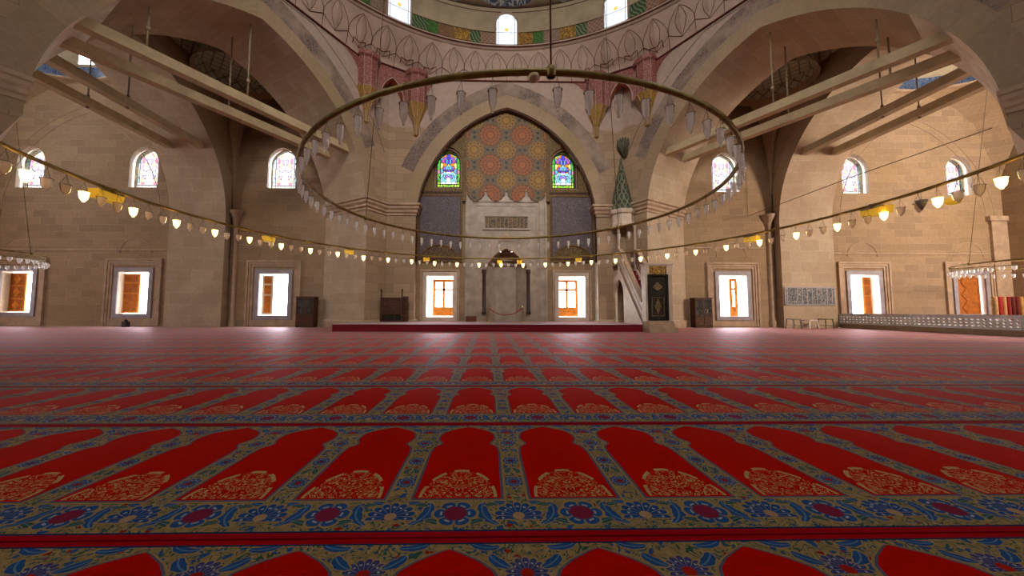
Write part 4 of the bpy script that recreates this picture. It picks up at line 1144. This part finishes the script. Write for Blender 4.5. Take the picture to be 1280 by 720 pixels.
# ------------------------------------------------------------------ furniture
def bookcase(loc,label,rz,w=.86,h=1.42,d=.38):
    r=empty('bookcase',loc,rz); tag(r,label,'bookcase')
    mb=MB(); t=.04
    mb.box(-w/2,-w/2+t,0,d,0,h); mb.box(w/2-t,w/2,0,d,0,h); mb.box(-w/2,w/2,d-.02,d,0,h); mb.box(-w/2-.03,w/2+.03,-.03,d,h,h+.05); mb.box(-w/2,w/2,0,d,.0,.08)
    mb.box(-w/2,w/2,0,d,.56,.60); mb.box(-w/2+t,w/2-t,.03,d,.98,1.0); mb.build('body',[wood_d],r)
    for s_ in (-1,1):
        mb=MB(); mb.box(*sorted((s_*.01,s_*(w/2-.01))),-.02,0,.1,.55)
        mb.box(*sorted((s_*.07,s_*(w/2-.07))),-.03,-.02,.16,.49); dr=mb.build('lower_door',[wood_d],r)
        mb=MB(); mb.lathe([(.012,0),(.02,.01),(0,.02)],8,(s_*.05,-.03,.34)); mb.build('knob',[brass],dr)
        mb=MB(); mframe(mb,*sorted((s_*.01,s_*(w/2-.01))),.61,h-.01,.035,0,.02); dg=mb.build('glazed_door',[wood_d],r)
        M=glass_t; mb=MB(); mb.box(*sorted((s_*.04,s_*(w/2-.04))),-.012,-.008,.64,h-.04); mb.build('glass',[M],dg)
    return r
glass_t=Mat('cabinet glass',.08,0,.5); glass_t.color((.10,.10,.09)); glass_t.b.inputs['Alpha'].default_value=.35; glass_t=glass_t.m
bcs=[((-8.75,YW-.55,0),'dark wooden bookcase with two glazed doors standing left of the dais'),((10.55,YW-.50,0),'dark wooden bookcase with two glazed doors standing right of the pulpit')]
bkcol=[plain('book cover %d'%i,c,.6) for i,c in enumerate([(.12,.02,.02),(.04,.06,.10),(.20,.14,.07),(.05,.09,.05),(.28,.25,.2)])]
for (loc,lab),where in zip(bcs,('left','right')):
    bookcase(loc,lab,0)
    for sh,zz in (('lower',.602),('upper',1.002)):
        x=-.37
        for k in range(9):
            w=random.uniform(.05,.085); h=random.uniform(.24,.33)
            mb=MB(); mb.box(0,w-.004,0,.2,0,h); mb.box(.004,w-.008,-.002,.0,.02,h-.02,0)
            o=mb.build('book',[bkcol[random.randrange(5)]]); o.location=(loc[0]+x,loc[1]+.08,loc[2]+zz); x+=w
            if x>.33: pass
            tag(o,'%s book from the left on the %s glazed shelf of the %s bookcase'%(ordn(k+1),sh,where),'book','books on the %s shelf of the %s bookcase'%(sh,where))
            if x>.33: break
# preacher's chair
r=empty('preaching_chair',(-4.55,16.45,DZ)); tag(r,'dark carved wooden preaching chair standing on the dais left of the window','chair')
w=.98;h=1.08
mb=MB(); mb.box(-w/2,w/2,0,.65,.36,h); mb.build('body',[wood_r],r)
for sx in (-1,1):
    for y in (.0,.65):
        mb=MB(); mb.lathe([(.04,0),(.05,.03),(.035,.1),(.035,h),(.045,h+.04),(.03,h+.1),(.03,h+.34),(.05,h+.38),(.04,h+.44),(0,h+.5)],8,(sx*w/2,y,0)); mb.build('corner_post',[wood_d],r)
for (x0,x1,y0,y1) in ((-w/2,w/2,-.03,.02),(-w/2,w/2,.62,.67),(-w/2-.02,-w/2+.02,0,.65),(w/2-.02,w/2+.02,0,.65)):
    mb=MB(); mb.box(x0,x1,y0,y1,h+.0,h+.06); mb.box(x0,x1,y0,y1,.34,.4); mb.box(x0,x1,y0,y1,.03,.08); mb.build('rail',[wood_d],r)
mb=MB(); mb.box(-w/2,w/2,.63,.66,h+.2,h+.26); mb.box(-w/2,w/2,.63,.66,h+.06,h+.2,1); mb.build('backrest',[wood_d,wood_r],r)
mb=MB()
for k in range(3):
    xc=-w/2+w*(k+.5)/3; pts=[(xc-.13,.06)]+[(xc-.13*math.cos(PI*i/8),.22+.1*math.sin(PI*i/8)) for i in range(9)]+[(xc+.13,.06)]
    mb.prism(pts,lambda x,z,t:(x,.02+t,z),.015,0)
mb.box(-w/2,w/2,.045,.06,.05,.36,1); mb.build('arched_apron',[black_p,wood_r],r)
mb=MB(); mb.box(w/2+.05,w/2+.25,.1,.6,0,.9); mb.box(w/2+.03,w/2+.27,.08,.12,0,1.2); mb.build('side_steps',[wood_d],r)
# rope barrier
posts=[]
for i,x in enumerate((.03,1.55)):
    r=empty('barrier_post',(x,15.6,DZ)); tag(r,'slim brass barrier post on the dais, %s side of the prayer niche'%('left' if i==0 else 'right'),'post','barrier posts')
    mb=MB(); mb.lathe([(.13,0),(.13,.015),(.03,.04),(0,.04)],16); mb.build('base',[brass_b],r)
    mb=MB(); mb.lathe([(.02,.03),(.02,.66),(.035,.67),(.035,.7),(.02,.72),(.03,.75),(0,.78)],10); mb.build('pole',[brass_b],r)
mb=MB(); pts=[(.05+1.48*t/16,15.6,DZ+.64-.30*(1-((t-8)/8)**2)) for t in range(17)]; mb.tube(pts,.02,6); tag(mb.build('velvet_rope',[rope_red]),'red velvet rope sagging between the two brass posts','rope')
mb=MB(); mb.box(-.25,.25,0,.3,0,.26); mb.box(-.26,.26,-.01,.31,.2,.23); mb.box(-.2,.2,-.004,0,.04,.18); o=mb.build('wooden_chest',[plain('reddish brown wood',(.14,.04,.02),.6)]); o.location=(-.82,16.68,DZ); tag(o,'small reddish wooden chest on the dais at the foot of the marble niche','box')
# stools and low table at the right wall
def stool(loc,mat,label,w=.42,h=.42,rz=0,name='stool',cat='stool'):
    r=empty(name,loc,rz); tag(r,label,cat)
    mb=MB(); mb.box(-w/2,w/2,-w/2,w/2,h-.04,h); mb.build('seat',[mat],r)
    for sx in (-1,1):
        for sy in (-1,1):
            mb=MB(); mb.beam((sx*(w/2-.03),sy*(w/2-.03),h-.03),(sx*(w/2+.01),sy*(w/2+.01),0),.035,.035,up=(0,1,0)); mb.build('leg',[mat],r)
        mb=MB(); mb.beam((sx*(w/2-.01),-w/2+.02,.14),(sx*(w/2-.01),w/2-.02,.14),.025,.025); mb.build('stretcher',[mat],r)
    return r
stool((14.95,15.9,0),white_p,'small white wooden stool on the carpet below the lettered wall panel')
stool((14.45,16.2,0),grey_p,'grey stool just left of and behind the white stool',.4,.46)
stool((16.05,16.25,0),plain('olive painted wood',(.12,.10,.03)),'olive wooden stool between the white stool and the pierced marble rail',.4,.46)
r=empty('lettered_wall_panel',(CX+15.02,YW-.44,1.16)); tag(r,'long slate tile panel with pale lettering on the right wall beside the window','sign')
mb=MB(); mb.box(-1.22,1.22,-.02,.0,0,.80); mb.build('tablet',[white_script],r); mb=MB(); mframe(mb,-1.27,1.27,-.05,.85,.05,0,.03); mb.build('frame',[marble_g],r)
for x,y,lab in ((-17.25,16.9,'small black loudspeaker on the floor under the second window from the left'),(-15.2,17.0,'small black lamp holder at the wall between second and third windows from left')):
    mb=MB(); mb.box(-.1,.1,-.1,.1,0,.26); mb.box(-.08,.08,-.11,-.1,.03,.12); mb.lathe([(.06,0),(.08,.06),(0,.14)],10,(0,0,.26)); o=mb.build('loudspeaker' if x<-16 else 'lamp_holder',[black_p]); o.location=(x,y,0); tag(o,lab,'speaker' if x<-16 else 'lamp holder')
# raised platform with pierced marble rail at the right
X0=17.75
mb=MB(); mb.box(X0-.12,CX+25.9,4.0,YW-.02,0,.20); tag(mb.build('floor_platform',[ST['wall']]),kind='structure')
mb=MB(); mb.box(X0+.05,CX+25.9,4.0,YW-.02,.20,.215); o=mb.build('platform_carpet',[dais_red]); tag(o,'red carpet on the raised platform behind the pierced marble rail','carpet')
def pierced_panel(y0,y1,label):
    mb=MB(); z0,z1=.215,.66; th=.07; L=y1-y0; nc=max(2,int(L/.15)); cw=L/nc; nr=3; m_=.05; ch=(z1-z0-2*m_)/nr
    r=empty('pierced_marble_panel',(X0,y0,0)); tag(r,label,'railing','pierced marble rail')
    for x in (0,th):
        mb.box(x-.001 if x else x,x+.001,0,L,z0,z0+m_) ; mb.box(x-.001 if x else x,x+.001,0,L,z1-m_,z1)
    for i in range(nc):
        for j in range(nr):
            yc=(i+.5)*cw; zc=z0+m_+(j+.5)*ch
            k=.40 if (i+j)%2 else .32
            q=[(yc-cw/2,zc-ch/2),(yc+cw/2,zc-ch/2),(yc+cw/2,zc+ch/2),(yc-cw/2,zc+ch/2)]
            hs=[(yc,zc-ch*k*1.1),(yc+cw*k,zc),(yc,zc+ch*k*1.1),(yc-cw*k,zc)]
            hh=[]
            for a in range(4): hh+= [hs[a]]
            for x,fl in ((0,1),(th,0)):
                # 8 triangles between square and diamond
                for a in range(4):
                    c0=q[a];c1=q[(a+1)%4]; h0=hh[a]; hm=hh[(a+1)%4]
                    mb.face([(x,c0[0],c0[1]),(x,c1[0],c1[1]),(x,h0[0],h0[1])],0); mb.face([(x,c1[0],c1[1]),(x,hm[0],hm[1]),(x,h0[0],h0[1])],0)
            for a in range(4):
                h0=hh[a];h1=hh[(a+1)%4]; mb.face([(0,h0[0],h0[1]),(0,h1[0],h1[1]),(th,h1[0],h1[1]),(th,h0[0],h0[1])],0)
    mb.build('pierced_slab',[pierced],r)
    mb=MB(); mb.box(-.02,th+.02,0,L,z1-.0,z1+.05); mb.box(-.01,th+.01,0,.05,z0,z1); mb.box(-.01,th+.01,L-.05,L,z0,z1); mb.box(-.02,th+.02,0,L,.2,.235); mb.build('rail_frame',[pierced],r)
pierced_panel(14.25,YW-.05,'far length of low grey pierced marble rail, reaching the right wall')
pierced_panel(11.25,14.24,'middle length of low grey pierced marble rail beside the carpet')
pierced_panel(7.6,11.24,'nearest length of low grey pierced marble rail at the right picture edge')
# upright rolled rugs behind the rail
cols=[(.50,.30,.12),(.35,.02,.02),(.50,.25,.10),(.22,.012,.008),(.10,.012,.006),(.12,.01,.006),(.42,.22,.06),(.16,.05,.01),(.14,.045,.012),(.45,.30,.12)]
names=['cream','crimson','ochre','dark red','maroon','deep maroon','gold','brown','chestnut','tan']
r=empty('rug_rack',(20.05,13.0,.215)); tag(r,'low dark rack behind the marble rail that holds the rolled rugs','rack')
mb=MB(); mb.box(-.75,1.2,.12,.2,0,.5); mb.box(-.75,1.2,-.2,.2,0,.05); mb.build('frame',[wood_d],r)
for i,c in enumerate(cols):
    mb=MB(); mb.lathe([(.07,0),(.082,.02),(.082,1.1),(.07,1.13),(.03,1.1),(0,1.1)],12); o=mb.build('rolled_rug',[plain('rug '+names[i],c,.9,var=.3,scale=15)]); o.location=(19.5+i*.17,13.0,.27)
    tag(o,'%s rolled rug standing upright in the row behind the marble rail'%names[i],'rug','rolled rugs behind the rail')
mb=MB(); 
for k in range(9): mb.box(-.35,.35,-.25,.25,k*.125,k*.125+.115)
o=mb.build('folded_cloth_pile',[plain('white folded cloth',(.75,.68,.66),.9)]); o.location=(21.75,13.1,.215); tag(o,'white pile of folded cloth at the right end of the rolled rugs','cloth')
# ------------------------------------------------------------------ chandeliers
def ring_obj(_n,label,c,R,z,r,cables,mat=brass):
    e=empty('ring_chandelier',(c[0],c[1],z)); tag(e,label,'chandelier')
    mb=MB(); n=max(48,int(R*28)); mb.tube([(R*math.sin(2*PI*k/n),R*math.cos(2*PI*k/n),0) for k in range(n)],r,8,closed=True); mb.build('ring',[mat],e)
    for a,top,rr,m in cables:
        mb=MB(); x,y=R*math.sin(a),R*math.cos(a); mb.tube([(x,y,0),(x*top[0],y*top[0],top[1]-z)],rr,5); mb.build('suspension_cable',[m],e)
        mb=MB(); mb.lathe([(.045,-.045),(.055,0),(.045,.045),(0,.08)],8,(x,y,0)); mb.build('cable_clamp',[mat],e)
    return e
C1=(.5,7.0); R1=3.84; Z1=3.115; R2=7.23; Z2=2.965
cable_m=plain('reddish cable',(.25,.08,.03),.6)
a_c=math.atan2(.535-C1[0],3.17-C1[1])
ring_obj('chandelier_inner','smaller inner brass lamp ring hanging low beneath the dome',C1,R1,Z1,.034,[(math.radians(178.6),(.97,23.5),.010,cable_m),(math.radians(53),(.6,23.5),.008,iron),(math.radians(-67),(.6,23.5),.008,iron)])
ring_obj('chandelier_outer','very large outer brass lamp ring encircling the smaller one beneath the dome',C1,R2,Z2,.03,[(math.radians(140),(.9,23),.006,iron),(math.radians(-140),(.9,23),.006,iron)])
glass_w=m_lampglass('frosted clear lamp glass',(.93,.90,.86),.78)
glass_a=m_lampglass('amber tinted lamp glass',(.98,.80,.60),.7)
def m_lit():
    M=Mat('glowing lamp glass',.4); M.color((.9,.7,.4)); x,y,z=M.coords('obj')
    M.emit(M.mix((z*5+1.0).max(0).min(1),(1.0,.70,.22),(1,.86,.50)),5.0); return M.m
glass_l=m_lit()
def lamp_proto(kind):
    e=empty('glass_oil_lamp',(0,0,0)); 
    tall=kind=='tall'
    hang=.155 if tall else .17
    if tall: pr=[(.047,0),(.050,-.01),(.045,-.03),(.046,-.06),(.043,-.12),(.032,-.17),(.018,-.195),(.014,-.21),(.020,-.222),(.012,-.24),(0,-.245)]
    else: pr=[(.062,0),(.066,-.01),(.058,-.03),(.058,-.06),(.050,-.11),(.030,-.145),(.016,-.155),(.020,-.165),(0,-.175)]
    mb=MB(); mb.lathe(pr,12,(0,0,-hang)); g={'tall':glass_w,'small':glass_a,'lit':glass_l,'clear':glass_w}[kind]; mb.build('glass_cup',[g],e)
    mb=MB(); rr=pr[1][0]+.003
    mb.tube([(rr*math.cos(2*PI*k/12),rr*math.sin(2*PI*k/12),-hang-.006) for k in range(12)],.0035,4,closed=True); mb.build('rim_band',[iron],e)
    mb=MB()
    for k in range(3):
        a=2*PI*k/3+.5; mb.tube([(0,0,-.02),(rr*math.cos(a),rr*math.sin(a),-hang-.004)],.0022,4,cap=False)
    mb.tube([(0,0,.02),(0,0,-.03)],.004,4); mb.build('chains',[iron],e)
    if kind=='lit':
        mb=MB(); mb.lathe([(.016,-.02),(.018,-.05),(.012,-.075),(0,-.085)],8,(0,0,-hang)); mb.build('bulb',[m_glow('bulb glow',(1,.8,.45),8)],e)
    return e
used={}
def lamp(kind,x,y,z,label,group,sc=1):
    if kind not in used: used[kind]=o=lamp_proto(kind)
    else: o=copy_tree(used[kind])
    o.location=(x,y,z); o.rotation_euler=(0,0,random.uniform(0,6)); s=sc*random.uniform(.95,1.04); o.scale=(s,s,s)
    tag(o,label,'lamp',group); return o
# inner ring, all unlit; azimuth 0 = far side, clockwise from above to the right
N1=78
for k in range(N1):
    a=2*PI*(k+.5)/N1; 
    x,y=C1[0]+R1*math.sin(a),C1[1]+R1*math.cos(a); deg=math.degrees(a)
    s='right' if deg<180 else 'left'; kk=k+1 if deg<180 else N1-k
    if abs(deg-180)>90:
        lab='clear lamp on the inner ring far side, %s to the %s of its farthest point'%(ordn(kk),s)
    else:
        j=(39-k) if deg<180 else (k-39)
        lab='clear lamp on the inner ring near side, %s to the %s of its nearest point'%(ordn(j),s)
    if k==37 or k==41: pass
    if k==39 : continue
    lamp('tall',x,y,Z1-.03,lab,'clear lamps of the inner ring',.93)
# outer ring; every third lamp glows
N2=150
for k in range(N2):
    a=2*PI*(k+.1)/N2; deg=math.degrees(a); dd=deg if deg<180 else deg-360
    if abs(dd)>122: continue
    x,y=C1[0]+R2*math.sin(a),C1[1]+R2*math.cos(a)
    kk=k if dd>=0 else k-N2; s='right' if kk>0 else 'left'; lit=(kk%3==0)
    if lit:
        n=abs(kk)//3; lab='glowing lamp on the outer ring, %s glowing one to the %s of the niche'%(ordn(n),s) if n else 'glowing lamp at the farthest point of the outer ring, in front of the niche'
        lamp('lit',x,y,Z2-.03,lab,'glowing lamps of the outer ring')
    else:
        base=(kk//3)*3 if kk>0 else -((-kk)//3)*3; n=abs(base)//3; j=abs(kk-base)
        w='next to' if j==1 else 'second beyond'
        tgt='the %s glowing lamp %s of the niche'%(ordn(n),s) if n else 'the farthest glowing lamp on its %s'%s
        lamp('small' if abs(dd)>38 else 'clear',x,y,Z2-.03,'unlit outer ring lamp, %s %s'%(w,tgt),'unlit lamps of the outer ring')
# yellow floodlights clamped on the outer ring
for i,(dg,w,lab) in enumerate([(-96.5,.5,'leftmost one, large'),(-67,.30,'second from the left'),(-46.7,.28,'third from the left'),(-23.8,.24,'in front of the left blue tile panel'),(-.2,.22,'left one of the close pair at the niche'),(6.2,.22,'right one of the close pair at the niche'),(25,.24,'in front of the right blue tile panel'),(70.2,.38,'second from the right, with grey back'),(92.1,.5,'rightmost one, rounded')]):
    a=math.radians(dg); x,y=C1[0]+(R2+.0)*math.sin(a),C1[1]+(R2+.0)*math.cos(a)
    r=empty('floodlight',(x,y,Z2-.02),-a); tag(r,'yellow floodlight under the outer ring, '+lab,'floodlight','floodlights on the outer ring')
    mb=MB(); h=.15; mb.prism([(-w/2,-.03),(w/2,-.03),(w*.42,-.03-h),(-w*.42,-.03-h)],lambda u,z,t:(u,t+.02,z),.16,0); mb.build('housing',[yellow],r)
    mb=MB(); mb.box(-.02,.02,-.03,.03,-.04,.05); mb.box(-w*.4,w*.4,-.02,.19,-.035,-.02); mb.build('clamp',[grey_p if dg>60 else brass],r)
# junction disc and missing-lamp holder on the near side
mb=MB(); mb.lathe([(0,0),(.05,0),(.055,-.02),(.05,-.045),(.02,-.06),(0,-.065)],14); o=mb.build('junction_box',[plain('cream plastic',(.6,.48,.28),.5)]); o.location=(.43,3.16,Z1-.035); tag(o,'round cream junction box under the near side of the inner ring','junction box')
# hanging egg ornaments by the rightmost lamps
for x,y,z,c,lab in ((8.05,5.75,2.73,yellow,'round yellow glass ball hanging below the right end of the outer ring'),(7.62,5.85,2.72,grey_p,'dark pointed ornament hanging below the right end of the outer ring')):
    mb=MB(); 
    if c is yellow: mb.lathe([(0,.07),(.08,.05),(.11,0),(.08,-.05),(0,-.07)],12)
    else: mb.lathe([(0,.06),(.08,.05),(.06,-.02),(0,-.13)],12)
    mb.tube([(0,0,.05),(0,0,.22)],.003,4); o=mb.build('hanging_ornament',[c]); o.location=(x,y,z+.02); tag(o,lab,'ornament')
# small rings in the side bays
for sg,nm in ((-1,'left'),(1,'right')):
    cc=(CX+sg*21.15,YW-4.8); RR=2.9; zz=2.72 if sg>0 else 2.95
    e=ring_obj('chandelier_side','small lamp ring hanging in the %s side bay'%nm,cc,RR,zz,.03,[(math.radians(-sg*70),(.4,15.5),.008,iron),(math.radians(-sg*70+120),(.4,15.5),.008,iron),(math.radians(-sg*70+240),(.4,15.5),.008,iron)],mat=brass)
    mb=MB()
    for k in range(3): a=PI*k/3; mb.beam((RR*math.cos(a),RR*math.sin(a),0),(-RR*math.cos(a),-RR*math.sin(a),0),.03,.03)
    mb.build('spokes',[brass],e)
    N3=60
    cand=[]
    for k in range(N3):
        a=2*PI*k/N3; x,y=cc[0]+RR*math.sin(a),cc[1]+RR*math.cos(a); ratio=x/y
        if sg>0 and ratio>1.62 or sg<0 and ratio<-1.56: continue
        near=(x*x+y*y)<cc[0]**2+cc[1]**2-RR**2
        cand.append((abs(ratio),near,x,y))
    cand.sort(); cnt={True:0,False:0}
    for _,near,x,y in cand:
        cnt[near]+=1
        lamp('clear',x,y,zz-.03,'small lamp on the %s side bay ring, %s one along its %s arc'%(nm,ordn(cnt[near]),'near' if near else 'far'),'lamps of the %s side ring'%nm,1.1)
mb=MB(); mb.tube([(14.33,9.3,6.05),(13.75,12.6,5.9),(13.3,YW-.05,5.67)],.014,4); mb.tube([(13.3,YW-.05,5.67),(13.3,YW-.05,8.0)],.01,4); tag(mb.build('stay_cable',[iron]),'thin dark cable stretched from the right pier to the wall','cable')
# ------------------------------------------------------------------ rest of the enclosure (behind the viewpoint)
mb=MB()
mb.face([(-26,-8,0),(28,-8,0),(28,-8,16),(-26,-8,16)],0)
tag(mb.build('wall_back',[ST['wall']]),kind='structure')
mb=MB() # roof slab around the domes
hexo=[(CX+AP/math.cos(math.radians(30))*math.sin(math.radians(30+60*k))*.93,YC+AP/math.cos(math.radians(30))*math.cos(math.radians(30+60*k))*.93) for k in range(6)]
circ=[(CX+RD*math.cos(2*PI*k/48),YC+RD*math.sin(2*PI*k/48)) for k in range(48)]
def clamp_y(p): return (p[0],max(-7.9,p[1]))
sq=[[(CX+sg*21.15+4.75*math.cos(2*PI*k/32),YW-H+4.75*math.sin(2*PI*k/32)) for k in range(32)] for sg in (-1,1)]
mb.poly([[(CX-15.5,-8),(CX+15.5,-8),(CX+15.5,YW+.1),(CX-15.5,YW+.1)],circ],lambda x,y:(x,y,14.08),0)
for i,sg in enumerate((-1,1)):
    xa,xb=sorted((CX+sg*15.4,CX+sg*26.6)); mb.poly([[(xa,-8),(xb,-8),(xb,YW+.03),(xa,YW+.03)],sq[i]],lambda x,y:(x,y,13.25),0)
tag(mb.build('ceiling_roof',[ST['wall']]),kind='structure')
mb=MB(); mb.face([(-70,YW+1.6,-.3),(70,YW+1.6,-.3),(70,60,-.3),(-70,60,-.3)]); tag(mb.build('floor_courtyard',[plain('sunlit courtyard paving',(.7,.66,.58),.9)]),kind='structure')
# ------------------------------------------------------------------ light
W=bpy.data.worlds.new('World'); scene.world=W; W.use_nodes=True; bg=W.node_tree.nodes['Background']
bg.inputs[0].default_value=(.93,.95,1.0,1); bg.inputs[1].default_value=WORLD
def area(name,loc,target,size,power,color=(1,.95,.88),spread=180,sy=None):
    l=bpy.data.lights.new(name,'AREA'); l.energy=power; l.color=color; l.shape='RECTANGLE'; l.size=size; l.size_y=sy or size; l.spread=math.radians(spread)
    o=bpy.data.objects.new(name,l); COL.objects.link(o); o.location=loc
    d=Vector(target)-Vector(loc); o.rotation_euler=d.to_track_quat('-Z','Y').to_euler(); return o
for args in LIGHTS: area(*args[0],**args[1])
# portals at the real windows
# ------------------------------------------------------------------ camera
cam=bpy.data.cameras.new('Camera'); co=bpy.data.objects.new('Camera',cam); COL.objects.link(co); scene.camera=co
f,cxp,yaw,tilt,roll=433.1,618.1,.0183,.0631,.0021
cam.sensor_width=36; cam.lens=f/1280*36; cam.shift_x=(640-cxp)/1280; cam.clip_end=200; cam.clip_start=.05
fw=Vector((math.sin(yaw)*math.cos(tilt),math.cos(yaw)*math.cos(tilt),math.sin(tilt))); rt=Vector((math.cos(yaw),-math.sin(yaw),0)); up=rt.cross(fw)
c_,s_=math.cos(roll),math.sin(roll); r2=rt*c_+up*s_; u2=-rt*s_+up*c_
co.matrix_world=Matrix(((r2.x,u2.x,-fw.x,0),(r2.y,u2.y,-fw.y,0),(r2.z,u2.z,-fw.z,.85),(0,0,0,1)))
vs=scene.view_settings; scene.display_settings.display_device='sRGB'; vs.view_transform='Standard'; vs.look='None'; vs.gamma=1; vs.use_curve_mapping=False; vs.exposure=EXPO
scene.cycles.use_denoising=True; scene.cycles.max_bounces=8; scene.cycles.diffuse_bounces=4; scene.cycles.transparent_max_bounces=16; scene.cycles.sample_clamp_indirect=6
scene.cycles.caustics_reflective=False; scene.cycles.caustics_refractive=False
